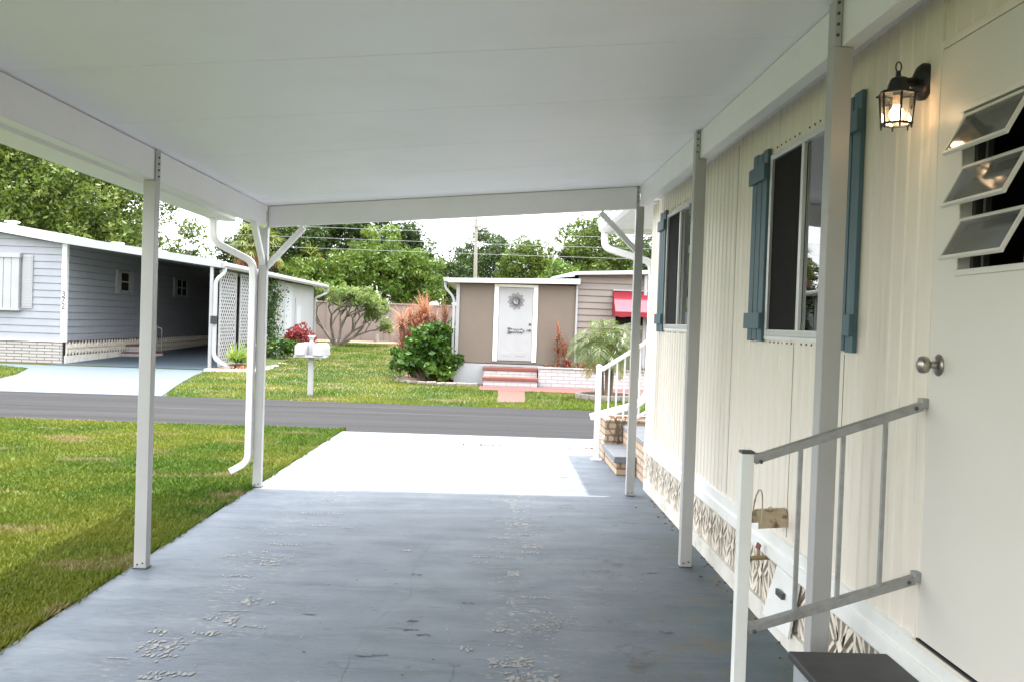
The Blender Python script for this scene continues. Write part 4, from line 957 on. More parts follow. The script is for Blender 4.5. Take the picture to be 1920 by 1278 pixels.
# red steps and rail at the side door
rs = thing('steps', 'round red brick steps against the blue grey side wall', 'steps', (-11.5, 31.2, 0))
for r, z0, z1 in ((.95, -.01, .2), (.62, .2, .42)):
    mb = MB(); poly = [(CX + .04, 31.3 - r)] + [(CX + .04 + r * math.sin(PI * k / 12), 31.3 - r * math.cos(PI * k / 12)) for k in range(1, 12)] + [(CX + .04, 31.3 + r)]
    mb.sheet(poly, z0, z1 - .05); rr = mb.build('riser', 'white_brick', rs)
    mb = MB(); mb.sheet(poly, z1 - .05, z1); mb.build('tread', 'red_tread', rs)
rl = thing('handrail', 'small white handrail on the red steps of blue grey home', 'handrail', (-11.3, 31.6, 0), 'metal handrails')
mb = MB(); mb.bar((-11.95, 31.9, 1.25), (-11.25, 31.9, .95), .04, .04); mb.build('rail', 'white_paint', rl)
for k in range(5):
    X = -11.95 + .175 * k; mb = MB(); mb.box(X - .012, X + .012, 31.888, 31.912, .0 if k > 3 else .22, 1.25 - .075 * k); mb.build('baluster', 'white_paint', rl)

# ------------------------------------------------------------------ beige house opposite
OY = 24.0
oh = thing('house', 'beige flat roofed house with white door facing the road', 'house', (1.5, 25, 0))
mb = MB(); mb.box(-.92, 2.09, OY, 24.3, .52, 2.56); mb.box(-.92, 2.09, 24.3, 30, .0, 2.56); mb.build('wall', 'taupe_wall', oh)
mb = MB(); lap(mb, (2.14, OY + .02, 0), (8, OY + .02, 0), .5, 2.83, 3.2, .165, (0, -1, 0), .03); mb.add([(2.14, OY + .04, 0), (8, OY + .04, 0), (8, OY + .04, 2.83), (2.14, OY + .04, 2.83)], [(0, 1, 2, 3)]); mb.add([(8, OY, 0), (8, 36, 0), (8, 36, 3), (8, OY, 3)], [(0, 1, 2, 3)]); mb.add([(2.12, 30, 0), (2.12, 36, 0), (2.12, 36, 2.83), (2.12, 30, 2.83)], [(0, 1, 2, 3)]); mb.add([(2.12, 36, 0), (8, 36, 0), (8, 36, 3), (2.12, 36, 3)], [(0, 1, 2, 3)])
mb.build('wall', 'taupe_siding', oh)
mb = MB(); mb.box(-.985, 2.12, OY - .05, OY + .2, -.05, .50); mb.box(2.12, 8, OY - .02, OY + .2, -.05, .49); mb.build('base', 'white_paint', oh)
MB().box(-.985, -.90, OY - .06, OY + .2, .50, 2.56).build('corner_trim', 'white_paint', oh); MB().box(2.085, 2.135, OY - .06, OY + .05, .50, 2.62).build('corner_trim', 'white_paint', oh)
mb = MB(); mb.hexa([(-1.20, 23.70, 2.535), (2.16, 23.70, 2.60), (2.16, 30.2, 2.60), (-1.2, 30.2, 2.535), (-1.20, 23.70, 2.645), (2.16, 23.70, 2.735), (2.16, 30.2, 2.83), (-1.2, 30.2, 2.70)])
rf = mb.build('roof', 'roof_white', oh)
mb = MB(); mb.hexa([(2.02, 23.75, 2.84), (8.3, 23.75, 3.10), (8.3, 36, 3.10), (2.02, 36, 2.84), (2.02, 23.75, 2.92), (8.3, 23.75, 3.25), (8.3, 36, 3.3), (2.02, 36, 2.98)])
mb.hexa([(1.45, 24.6, 2.77), (2.02, 23.8, 2.80), (2.02, 36, 2.80), (1.45, 36, 2.77), (1.50, 24.7, 2.80), (2.02, 23.8, 2.92), (2.02, 36, 2.95), (1.50, 36, 2.82)])
mb.build('roof', 'roof_white', oh)
mb = MB(); mb.prism([(-1.20, 23.7, 2.55), (-1.30, 23.7, 2.56), (-1.33, 23.7, 2.65), (-1.2, 23.7, 2.66)], (0, 6.4, 0)); mb.build('gutter', 'white_paint', oh)
pipe([(-1.27, 23.85, 2.55), (-1.27, 23.85, 2.40), (-1.04, 23.92, 2.15), (-1.035, 23.92, .15)], 'downspout', oh, w=.06, t=.07, m='white_paint')
pipe([(3.86, 23.9, 2.90), (3.86, 23.9, .4)], 'downspout', oh, w=.08, t=.09, m='white_paint')
mb = MB(); mb.box(-.01, .105, OY - .035, OY + .01, .575, 2.545); mb.box(.995, 1.11, OY - .035, OY + .01, .575, 2.545); mb.box(.105, .995, OY - .034, OY + .01, 2.475, 2.545); mb.build('door_frame', 'white_trim', oh, bevel=.004)
mb = MB(); mb.box(.115, .985, OY - .02, OY + .01, .60, 2.465)
dr = mb.build('door', 'white_paint', oh, bevel=.003)
mb = MB()
for xa in (.20, .58):
    for za, zb in ((.72, .82),): mb.box(xa, xa + .24, OY - .026, OY - .0205, za, zb)
mb.build('door_panel', 'white_paint', dr, bevel=.005)
mb = MB(); mb.lathe((.925, OY - .02, 1.535), (0, -1, 0), [(.035, 0), (.035, .012), (.02, .02)], 16); mb.build('deadbolt', 'bolt_dark', dr, smooth=True)
mb = MB(); mb.lathe((.925, OY - .02, 1.385), (0, -1, 0), [(.033, 0), (.033, .01), (.014, .02), (.014, .05)], 16); mb.bar((.93, OY - .065, 1.385), (.83, OY - .065, 1.38), .02, .02); mb.build('door_handle', 'bolt_dark', dr, smooth=True)
# red window awning and window
mb = MB(); ax0, ax1 = 3.04, 5.3; zt, zb = 2.47, 1.93; yo = 23.35
mb.add([(ax0, OY - .01, zt), (ax1, OY - .01, zt), (ax1, lerp(OY, yo, .5), lerp(zt, zb, .45)), (ax0, lerp(OY, yo, .5), lerp(zt, zb, .45))], [(0, 1, 2, 3)])
mb.m(1); mb.add([(ax0, lerp(OY, yo, .5), lerp(zt, zb, .45)), (ax1, lerp(OY, yo, .5), lerp(zt, zb, .45)), (ax1, yo, zb), (ax0, yo, zb)], [(0, 1, 2, 3)])
mb.m(0); mb.add([(ax0, OY - .01, zt), (ax0, lerp(OY, yo, .5), lerp(zt, zb, .45)), (ax0, yo, zb), (ax0, yo, zb - .11), (ax0, OY - .01, zb - .11)], [(0, 1, 2, 3, 4)])
mb.add([(ax1, OY - .01, zt), (ax1, lerp(OY, yo, .5), lerp(zt, zb, .45)), (ax1, yo, zb), (ax1, yo, zb - .11), (ax1, OY - .01, zb - .11)], [(0, 1, 2, 3, 4)])
n = 40; vs = []
for k in range(n + 1):
    X = lerp(ax0, ax1, k / n); vs += [(X, yo - .002, zb), (X, yo - .002, zb - .11 - .025 * abs(math.sin(k / n * PI * 7)))]
mb.add(vs, [(2 * k, 2 * k + 1, 2 * k + 3, 2 * k + 2) for k in range(n)])
aw = mb.build('window_awning', ['red_canvas', 'pink_canvas'], oh)
md = aw.modifiers.new('thick', 'SOLIDIFY'); md.thickness = .008
mb = MB(); mb.box(ax0 - .01, ax1, OY - .06, OY - .015, zt + .003, zt + .035); mb.build('awning_bar', 'white_paint', oh)
mb = MB(); mb.box(3.05, 5.3, OY - .035, OY - .005, 1.50, 1.60); mb.box(3.05, 3.12, OY - .035, OY - .005, 1.6, 2.4); wd = mb.build('window', 'white_paint', oh)
mb = MB(); mb.box(3.12, 5.2, OY - .015, OY - .008, 1.60, 2.4); mb.build('pane', 'screen_mesh', wd)
# sun ornament and arrow sign on the door
so = MB(); cx, czs, yy = .552, 2.118, OY - .045
so.tube([(cx + .085 * math.cos(2 * PI * k / 24), yy, czs + .085 * math.sin(2 * PI * k / 24)) for k in range(25)], .008, 6, False)
so.tube([(cx + .012 + .05 * math.cos(a), yy, czs + .05 * math.sin(a)) for a in [PI * .9 - k * .28 for k in range(14)]], .0075, 6)
so.tube([(cx - .03, yy, czs + .02), (cx + .005, yy, czs + .01), (cx - .005, yy, czs - .03), (cx + .03, yy, czs - .02)], .006, 6)
for k in range(10):
    a = 2 * PI * k / 10 + .12; da = .13
    P = [(.09, a - .10), (.17, a - da), (.205, a - da * .55), (.215, a), (.205, a + da * .55), (.17, a + da), (.09, a + .10)]
    so.tube([(cx + r * math.cos(t), yy, czs + r * math.sin(t)) for r, t in P], .0052, 5)
    a += PI / 10; so.tube([(cx + .09 * math.cos(a), yy, czs + .09 * math.sin(a)), (cx + .185 * math.cos(a), yy, czs + .185 * math.sin(a))], .005, 5)
tag(so.build('sun_ornament', 'ornament_brown'), 'dark metal sun face wreath hung high on white door', 'ornament')
sg = thing('arrow_sign', 'dark grey arrow sign pointing right on white door', 'sign', (.57, OY - .03, 1.37))
mb = MB(); z = 1.362; mb.prism([(.35, OY - .045, z + .075), (.44, OY - .045, z + .07), (.46, OY - .045, z + .045), (.70, OY - .045, z + .045), (.70, OY - .045, z + .075), (.795, OY - .045, z), (.70, OY - .045, z - .075), (.70, OY - .045, z - .045), (.46, OY - .045, z - .045), (.44, OY - .045, z - .07), (.35, OY - .045, z - .075), (.385, OY - .045, z)], (0, .02, 0))
mb.build('board', 'sign_grey', sg)
cu = bpy.data.curves.new('lettering', 'FONT'); cu.body = 'WELCOME'; cu.size = .072; cu.extrude = .002; cu.align_x = 'CENTER'
o = bpy.data.objects.new('lettering', cu); COL.objects.link(o); cu.materials.append(MATS['sign_letters']); o.parent = sg; o.location = Vector((.575, OY - .048, 1.337)) - OFF[sg.name]; o.rotation_euler = (PI / 2, 0, 0); to_mesh(o, sg)
es = thing('entry_steps', 'red treaded white brick steps below the white door', 'steps', (.45, 23.5, 0))
mb = MB(); mb.box(-.22, 1.13, 23.15, 23.55, -.03, .125); mb.box(-.22, 1.13, 23.55, 23.94, -.03, .355); mb.build('riser', 'white_brick', es)
for a, b, z in ((23.12, 23.56, .127), (23.52, 23.942, .357)):
    mb = MB(); mb.box(-.245, 1.145, a, b, z, z + .085); tr = mb.build('tread', 'red_tread', es, bevel=.01)
    mb = MB(); mb.box(-.08, .8, a + .05, b - .06, z + .086, z + .094); mb.build('step_mat', 'mulch', tr)
wp = thing('brick_planter', 'white painted brick planter bed along front of beige house', 'planter', (2.4, 23.5, 0))
mb = MB(); mb.box(1.16, 6.5, 23.36, 23.46, -.03, .45); mb.box(1.16, 1.26, 23.46, 23.94, -.03, .45); mb.build('brickwork', 'white_brick', wp, bevel=.006)
mb = MB(); mb.box(1.15, 6.5, 23.33, 23.48, .451, .485); mb.build('cap', 'white_brick', wp, bevel=.008)
mb = MB()
mb.box(1.26, 6.5, 23.46, 23.975, .2, .45); 
for k in range(300):
    mb.obox((random.uniform(1.3, 4.5), random.uniform(23.5, 23.95), .46 + random.uniform(0, .06)), (.05, .03, .02), (random.uniform(-1, 1), random.uniform(-1, 1), random.uniform(0, 3)))
mb.build('mulch_fill', 'mulch', wp)

# ------------------------------------------------------------------ mailboxes
mx = thing('mailbox', 'pair of white mailboxes on one white post by the road', 'mailbox', (-3.63, 18.76, 0))
X0, Y0 = -3.635, 18.76
mb = MB(); mb.box(X0 - .05, X0 + .05, Y0 - .05, Y0 + .05, -.06, .78); mb.build('post', 'white_paint', mx, bevel=.006)
mb = MB(); mb.box(X0 - .31, X0 + .31, Y0 - .22, Y0 + .22, .745, .785); mb.build('shelf', 'white_paint', mx, bevel=.006)
def mbox(xc):
    mb = MB(); w = .105; prof = [(xc - w, .79), (xc + w, .79), (xc + w, .93)] + [(xc + w * math.cos(a), .93 + w * math.sin(a)) for a in [PI * k / 12 for k in range(1, 12)]] + [(xc - w, .93)]
    mb.prism([(x, Y0 - .23, z) for x, z in prof], (.06, .46, 0)); b = mb.build('box', 'white_paint', mx, bevel=.004)
    mb = MB(); w = .085; prof = [(xc - w, .81), (xc + w, .81), (xc + w, .93)] + [(xc + w * math.cos(a), .93 + w * math.sin(a)) for a in [PI * k / 12 for k in range(1, 12)]] + [(xc - w, .93)]
    mb.prism([(x, Y0 - .245, z) for x, z in prof], (0, .014, 0)); mb.build('box_door', 'white_trim', b, bevel=.003)
    mb = MB(); mb.box(xc - .065, xc + .065, Y0 - .25, Y0 - .23, .792, .803); mb.build('slot', 'grey_panel', b)
mbox(X0 - .185); mbox(X0 + .17)
mb = MB(); mb.box(X0 - .05, X0 + .045, Y0 - .06, Y0 + .06, .79, 1.05); mb.lathe((X0, Y0, 1.05), (0, 0, 1), [(.045, 0), (.03, .03), (.05, .07), (.075, .11), (.06, .125), (.02, .125)], 14); mb.build('finial', 'white_paint', mx, bevel=.004)

# ------------------------------------------------------------------ perimeter wall, pole, wires, stub
pw = thing('perimeter_wall', 'long pinkish beige block wall behind the far lawn', 'wall', (-10, 50, .3))
mb = MB(); mb.box(-34, 9, 50, 50.12, .2, 2.28); mb.build('panel', 'wall_pink', pw)
mb = MB(); mb.box(-34, 9, 49.93, 50.19, 2.282, 2.36); mb.build('coping', 'wall_pink', pw, bevel=.01)
X = -33.6
while X < 9:
    mb = MB(); mb.box(X - .14, X + .14, 49.94, 50.17, .2, 2.28); mb.build('pilaster', 'wall_pink', pw, bevel=.01); X += 1.55
up_ = thing('utility_pole', 'tall thin wooden utility pole rising behind beige house', 'pole', (-1.62, 75, .4))
mb = MB(); mb.tube([(-1.55, 75, .3), (-1.62, 75, 5), (-1.69, 75, 9.8)], [.17, .15, .12], 12); mb.build('pole_shaft', 'pole_wood', up_, smooth=True)
mb = MB(); mb.box(-2.1, -1.25, 74.8, 74.95, 9.05, 9.17); mb.build('crossarm', 'pole_wood', up_)
for xx in (-2.0, -1.35):
    mb = MB(); mb.lathe((xx, 74.87, 9.17), (0, 0, 1), [(.05, 0), (.06, .08), (.03, .16)], 8); mb.build('insulator', 'grey_panel', up_)
for zz, yy, txt in ((5.98, 48.0, 'highest'), (5.45, 48.15, 'middle'), (4.93, 48.3, 'lowest')):
    mb = MB(); mb.tube([(X, yy, zz + .10 + .00022 * (X + 4) ** 2) for X in range(-46, 47, 4)], .0065, 5)
    tag(mb.build('overhead_wire', 'wire'), f'{txt} of the three thin grey overhead wires crossing before the trees', 'wire', 'overhead wires')
mb = MB(); mb.tube([(-6.06, 48.6, .28), (-6.10, 48.6, .72)], [.14, .12], 10); tag(mb.build('concrete_stub', 'stone', None, smooth=True), 'short grey concrete stub at foot of the pinkish wall', 'stub')
# stone edging
def edging(pts, name, label, par=None, m='stone'):
    e = MB()
    for (x, y) in pts:
        e.obox((x, y, .01), (random.uniform(.20, .30), random.uniform(.10, .14), random.uniform(.08, .11)), (random.uniform(-.08, .08), random.uniform(-.08, .08), random.uniform(-.3, .3) + math.atan2(1, 3)))
    return tag(e.build(name, m, None, bevel=.02), label, 'edging')
edging([(-2.35, 23.9), (-2.2, 23.6), (-2.0, 23.36), (-1.75, 23.2), (-1.5, 23.08), (-1.25, 23.0), (-1.0, 22.95), (-.75, 22.95), (-.5, 22.98)], 'stone_edging', 'curved row of stones in front of the dark green bush')
edging([(-7.6, 25.2), (-7.35, 25.25), (-7.1, 25.32), (-6.85, 25.42), (-6.6, 25.55), (-6.45, 25.9), (-6.42, 26.4), (-6.45, 27.2), (-6.5, 28), (-6.6, 29.5), (-6.7, 31)] + [(-6.75, 31.5 + .3 * k) for k in range(14)], 'stone_edging', 'pale stones round the flower bed by blue grey home', m='concrete_white')
rg = MB()
for k in range(18):
    a = 2 * PI * k / 18; rg.obox((2.52 + .62 * math.cos(a), 20.4 + .62 * math.sin(a), .03), (.22, .13, .13), (0, 0, a + PI / 2))
tag(rg.build('stone_edging', 'stone', None, bevel=.02), 'ring of tan stones round the foot of small palm', 'edging')

# ------------------------------------------------------------------ plants
def leaf_mesh(name, C, size, dirs=None, aspect=2.2, jitter=.35, fold=.0):
    """C: (n,3) leaf centres; each leaf is one diamond of random pose"""
    n = len(C)
    d = RNG.normal(size=(n, 3)) if dirs is None else dirs + RNG.normal(size=(n, 3)) * jitter
    d /= np.linalg.norm(d, axis=1, keepdims=True) + 1e-9
    q = RNG.normal(size=(n, 3)); u = np.cross(d, q); u /= np.linalg.norm(u, axis=1, keepdims=True) + 1e-9
    s = size * (.45 + 1.2 * RNG.random(n) ** 1.6)[:, None]
    V = np.empty((n, 4, 3), np.float32)
    V[:, 0] = C - d * s * .5; V[:, 2] = C + d * s * .5; V[:, 1] = C + u * s * .5 / aspect - d * s * .05; V[:, 3] = C - u * s * .5 / aspect - d * s * .05
    return V
def quads_obj(name, V, m, parent=None):
    n = len(V); o = off_of(parent); me = bpy.data.meshes.new(name)
    me.vertices.add(4 * n); me.vertices.foreach_set('co', (V.reshape(-1, 3) - np.array(o)).astype(np.float32).ravel())
    me.loops.add(4 * n); me.loops.foreach_set('vertex_index', np.arange(4 * n, dtype=np.int32))
    me.polygons.add(n); me.polygons.foreach_set('loop_start', np.arange(0, 4 * n, 4, dtype=np.int32)); me.polygons.foreach_set('loop_total', np.full(n, 4, np.int32))
    me.update(); me.materials.append(MATS[m])
    ob = bpy.data.objects.new(name, me); COL.objects.link(ob)
    if parent: ob.parent = parent; OFF[ob.name] = o
    return ob
def clump_points(centres, radii, per, shell=.55):
    P = []
    for c, r in zip(centres, radii):
        k = max(8, int(per * r * r)); v = RNG.normal(size=(k, 3)); v /= np.linalg.norm(v, axis=1, keepdims=True)
        rr = (shell + (1 - shell) * RNG.random(k)) ** 1.0 * r
        P.append(c + v * rr[:, None] * np.array([1, 1, .8]))
    return np.concatenate(P)
def crown_clumps(c, rx, rz, n, rc, flat=.0):
    cs, rs = [], []
    tries = 0
    while len(cs) < n and tries < n * 30:
        tries += 1
        v = RNG.normal(size=3); v /= np.linalg.norm(v); r = RNG.uniform(.12, 1.0) ** .55
        if v[2] < -.6: continue
        p = np.array([c[0] + v[0] * rx * r, c[1] + v[1] * rx * r, c[2] + v[2] * rz * r])
        cs.append(p); rs.append(rc * RNG.uniform(.55, 1.25))
    return cs, rs
def tree(name, label, cat, base, h, rx, m, leaf=.20, n=42, per=150, trunk_h=.35, tr=.22, group=None, low=.25, rc=None):
    x, y = base; z0 = gz(y)
    t = thing(name, label, cat, (x, y, z0), group)
    rz = h * (1 - low) / 2; c = np.array([x, y, z0 + h * low + rz * 1.0])
    rc = rc or rx * .34
    cs, rs = crown_clumps(c, rx - rc * .5, rz - rc * .4, n, rc)
    mb = MB(); fork = Vector((x + RNG.uniform(-.2, .2), y, z0 + h * trunk_h))
    mb.tube([(x, y, z0 - .1), (x + .05, y, z0 + h * trunk_h * .5), fork], [tr, tr * .85, tr * .75], 9)
    for cc in cs[::max(3, len(cs) // 18)]:
        e = fork.lerp(Vector(cc), .85); mid = fork.lerp(e, .5) + Vector((RNG.uniform(-.3, .3), RNG.uniform(-.3, .3), RNG.uniform(0, .4)))
        mb.tube([fork, mid, e], [tr * .30, tr * .15, tr * .05], 5)
    mb.build('trunk', 'bark', t, smooth=True)
    P = clump_points(cs, rs, per); V = leaf_mesh('crown', P, leaf)
    quads_obj('crown', V, m, t)
    return t
# big oaks behind the blue-grey home
tree('oak_tree', 'large leafy oak towering behind the roof of blue grey home', 'tree', (-20.6, 43), 10.2, 5.7, 'oak_leaf', .20, 300, 400, .3, .4, 'leafy trees', .16, .85)
tree('oak_tree', 'large oak at the far left edge beyond blue grey home', 'tree', (-26.5, 46), 11.5, 5.5, 'oak_leaf', .22, 220, 320, .3, .4, 'leafy trees', .16, .9)
tree('small_tree', 'small bushy tree just left of the shaggy fan palm', 'tree', (-18.4, 56), 6.5, 2.1, 'oak_leaf', .22, 30, 230, .35, .18, 'leafy trees', .25)
TREES = [
 ('broadleaf_tree', 'dense dark tree just right of the shaggy fan palm', (-13.2, 57), 8.6, 2.9, 'dark_leaf'),
 ('broadleaf_tree', 'tall dark tree rising into the white beam left of centre', (-10.2, 61), 9.8, 3.0, 'dark_leaf'),
 ('broadleaf_tree', 'tall open crowned tree, highest left of the pale sky gap', (-7.3, 62), 9.3, 2.5, 'dark_leaf'),
 ('broadleaf_tree', 'dark tree at the right edge of left clump beside sky gap', (-5.6, 63), 7.6, 1.9, 'dark_leaf'),
 ('bushy_tree', 'bright green round tree above the bare branched frangipani', (-9.0, 54.5), 5.3, 1.7, 'bright_leaf'),
 ('bushy_tree', 'largest bright green tree behind the pinkish wall', (-6.9, 54.5), 6.7, 2.3, 'bright_leaf'),
 ('bushy_tree', 'green tree behind the orange leaved dracaena', (-4.7, 55.5), 5.6, 1.9, 'bright_leaf'),
 ('bushy_tree', 'low green tree over the far roof end of white shed', (-11.2, 54), 4.6, 1.8, 'bright_leaf'),
 ('broadleaf_tree', 'low dark tree in the sky gap left of utility pole', (-3.4, 66), 5.7, 1.8, 'dark_leaf'),
 ('broadleaf_tree', 'dark tree directly behind the utility pole', (-.9, 82), 9.4, 3.4, 'dark_leaf'),
 ('broadleaf_tree', 'mid green tree just right of the utility pole', (2.4, 67), 7.4, 2.7, 'oak_leaf'),
 ('bushy_tree', 'light green tree above the step in beige house roof', (4.0, 58), 5.4, 1.8, 'bright_leaf'),
 ('broadleaf_tree', 'tallest tree right of centre beside the porch gutter', (6.9, 66), 9.0, 3.5, 'oak_leaf'),
 ('broadleaf_tree', 'dark tree behind porch gutter at right', (10.8, 66), 8.0, 3.2, 'dark_leaf'),
 ('bushy_tree', 'green tree low behind the roof of beige house at right', (8.6, 57), 4.8, 2.0, 'bright_leaf'),
 ('broadleaf_tree', 'dark tree directly behind the shaggy fan palm', (-16.2, 62), 6.6, 2.6, 'dark_leaf'),
]
for nm, lb, b, h, r, m in TREES:
    tree(nm, lb, 'tree', b, h, r, m, .20, 115, 500, .3, .2, 'leafy trees', .12 if m == 'bright_leaf' else .2, r * .235)
# far hedge-like mass low down so no horizon shows between the trunks
mbp = []
for k in range(46):
    x = -26 + k * 1.0 + RNG.uniform(-.3, .3); mbp.append(np.array([x, 70 + RNG.uniform(-2, 4), 1.2 + RNG.uniform(0, 1.6)]))
P = clump_points(mbp, [1.35] * len(mbp), 260, .3)
tag(quads_obj('far_shrubs', leaf_mesh('s', P, .3), 'dark_leaf'), 'dark undergrowth under the trees beyond the pinkish wall', 'undergrowth', None, 'stuff')

def strap(mb, base, d, L_, w, droop, seg=5):
    base = Vector(base); d = Vector(d).normalized(); side = d.cross(Vector((0, 0, 1)))
    if side.length < .05: side = Vector((1, 0, 0))
    side.normalize(); pts = []
    p = base.copy(); dd = d.copy()
    for k in range(seg + 1):
        pts.append(p.copy()); dd = (dd + Vector((0, 0, -droop / seg))).normalized(); p = p + dd * L_ / seg
    vs = []
    for k, q in enumerate(pts):
        ww = w * (1 - (k / seg) ** 1.6) * (.55 + .45 * min(1, k * 1.2)) + .001; vs += [q - side * ww / 2, q + side * ww / 2]
    mb.add(vs, [(2 * k, 2 * k + 1, 2 * k + 3, 2 * k + 2) for k in range(seg)])
def build_raw(mb, name, m, parent):
    me = bpy.data.meshes.new(name); o = off_of(parent)
    me.from_pydata([(v[0] - o.x, v[1] - o.y, v[2] - o.z) for v in mb.v], [], mb.f); me.materials.append(MATS[m])
    ob = bpy.data.objects.new(name, me); COL.objects.link(ob); ob.parent = parent; OFF[ob.name] = o; return ob
def rdir(lo, hi):
    a = random.uniform(0, 2 * PI); e = math.radians(random.uniform(lo, hi)); return (math.cos(a) * math.cos(e), math.sin(a) * math.cos(e), math.sin(e))
def frond(mb, base, d, L_, droop, n=26, leaflet=.22, w=.014):
    base = Vector(base); dd = Vector(d).normalized(); p = base.copy(); st_ = L_ / n
    for k in range(n):
        t = k / n; dd = (dd + Vector((0, 0, -droop / n * (1 + t)))).normalized(); q = p + dd * st_
        side = dd.cross(Vector((0, 0, 1)));
        if side.length < .05: side = Vector((1, 0, 0))
        side.normalize(); up = side.cross(dd)
        mb.add([p - side * .006, p + side * .006, q + side * .005, q - side * .005], [(0, 1, 2, 3)])
        if t > .12:
            l = leaflet * math.sin(PI * min(1, (t - .05) / .95) ** .75) + .03
            for s in (-1, 1):
                e = (side * s * .85 + dd * .55 + up * .18 + Vector((random.uniform(-.1, .1), random.uniform(-.1, .1), random.uniform(-.25, .05)))).normalized()
                tip = p + e * l + Vector((0, 0, -l * .28)); md_ = p + e * l * .5
                mb.add([p, md_ + dd * w, tip, md_ - dd * w], [(0, 1, 2, 3)])
        p = q
# pygmy date palm in the stone ring
pp = thing('date_palm', 'small feathery palm in a stone ring before the beige house', 'palm', (2.52, 20.4, 0))
mb = MB()
for dx, dy, lx in ((-.10, 0, -.06), (.08, .04, .05), (.0, -.08, -.02)):
    mb.tube([(2.52 + dx, 20.4 + dy, -.05), (2.52 + dx + lx * .4, 20.4 + dy, .45), (2.50 + dx * .7 + lx, 20.4 + dy, 1.0)], [.055, .05, .045], 8)
mb.build('trunk', 'bark', pp, smooth=True)
mb = MB()
for k in range(26): strap(mb, (2.47 + random.uniform(-.06, .06), 20.35, random.uniform(.72, 1.0)), rdir(30, 80), .28, .05, .2, 3)
build_raw(mb, 'leaf_bases', 'orange_boots', pp)
mb = MB(); mo = MB()
for k in range(64):
    c = (2.42 + random.uniform(-.08, .16), 20.4 + random.uniform(-.1, .1), 1.08 + random.uniform(-.06, .06))
    e = random.uniform(-8, 82); d = rdir(e, e + 1)
    if e < 10: frond(mo, c, d, random.uniform(.80, 1.0), 1.7, 26, .24, .013)
    else: frond(mb, c, d, random.uniform(.95, 1.20), 1.7 + .7 * (e > 45), 30, .27, .013)
build_raw(mb, 'frond_crown', 'palm_leaf', pp); build_raw(mo, 'old_fronds', 'palm_old_leaf', pp)
# sabal (fan) palm
sp = thing('fan_palm', 'shaggy fan palm with brown thatched trunk above the shed roof', 'palm', (-12.6, 50, gz(50)))
mb = MB(); mb.tube([(-12.75, 50, .2), (-12.85, 50, 2.2), (-12.8, 50, 4.2), (-12.7, 50, 5.2)], [.30, .42, .58, .40], 12); tk = mb.build('trunk', 'palm_thatch', sp, smooth=True)
mb = MB(); mo = MB()
for k in range(64):
    e = random.uniform(-45, 85); d = Vector(rdir(e, e + 1)); base = Vector((-12.68, 50, 5.15)); L_ = random.uniform(.75, 1.15); hub = base + d * L_
    T_ = mo if e < -25 else mb
    T_.add([base + Vector((0, .015, 0)), base - Vector((0, .015, 0)), hub], [(0, 1, 2)])
    sd_ = d.cross(Vector((0, 0, 1))).normalized(); up2 = sd_.cross(d)
    for j in range(15):
        a = math.radians(-105 + 15 * j); e_ = d * math.cos(a) + sd_ * math.sin(a) + up2 * random.uniform(-.1, .1) + Vector((0, 0, -.25))
        strap(T_, hub, e_, random.uniform(.65, .9), .095, .7, 3)
for k in range(150): strap(mo, (-12.8 + random.uniform(-.5, .5), 50 + random.uniform(-.5, -.2), random.uniform(2.8, 4.9)), (random.uniform(-.5, .5), -.6, -.7), .7, .09, .6, 3)
build_raw(mb, 'frond_crown', 'sabal_leaf', sp); build_raw(mo, 'old_fronds', 'rust_leaf', sp)
# second, lower fan palm in the clump
sp2 = thing('fan_palm', 'small fan palm with an orange brown skirt among the dark trees', 'palm', (-11.0, 56, gz(56)))
mb = MB(); mb.tube([(-11.0, 56, .3), (-11.0, 56, 4.7)], [.2, .2], 8); mb.build('trunk', 'palm_thatch', sp2, smooth=True)
mb = MB(); mo = MB()
for k in range(26):
    e = random.uniform(-60, 80); d = Vector(rdir(e, e + 1)); base = Vector((-11.0, 55.6, 4.9)); hub = base + d * .6; T_ = mo if e < -20 else mb
    sd_ = d.cross(Vector((0, 0, 1))).normalized()
    for j in range(11):
        a = math.radians(-100 + 20 * j); strap(T_, hub, d * math.cos(a) + sd_ * math.sin(a) + Vector((0, 0, -.3)), .6, .06, .6, 3)
build_raw(mb, 'frond_crown', 'sabal_leaf', sp2); build_raw(mo, 'old_fronds', 'rust_leaf', sp2)
# dracaena clump, orange
dc = thing('dracaena', 'tall orange and pink strap leaved dracaena behind the green bush', 'shrub', (-1.95, 25.3, 0))
mb = MB(); heads = []
for k in range(46):
    hx, hy = random.gauss(-1.93, .24), 25.3 + random.uniform(-.25, .3); hz = random.uniform(.8, 2.05) - abs(hx + 1.9) * 1.0; heads.append((hx, hy, hz))
    mb.tube([(lerp(-1.9, hx, .3), 25.4, 0), (hx, hy, hz)], [.025, .018], 5)
for hx, hy, hz in ((-2.48, 25.1, 1.55), (-1.32, 25.2, 1.65)): heads.append((hx, hy, hz)); mb.tube([(lerp(-1.9, hx, .6), 25.2, 0), (hx, hy, hz)], [.022, .018], 5)
mb.build('stem', 'pale_bark', dc)
mb = MB()
for hx, hy, hz in heads:
    for k in range(60): strap(mb, (hx, hy, hz + random.uniform(-.30, .06)), rdir(0, 90), random.uniform(.40, .68), .034, random.uniform(.3, 1.2), 4)
build_raw(mb, 'foliage', 'orange_leaf', dc)
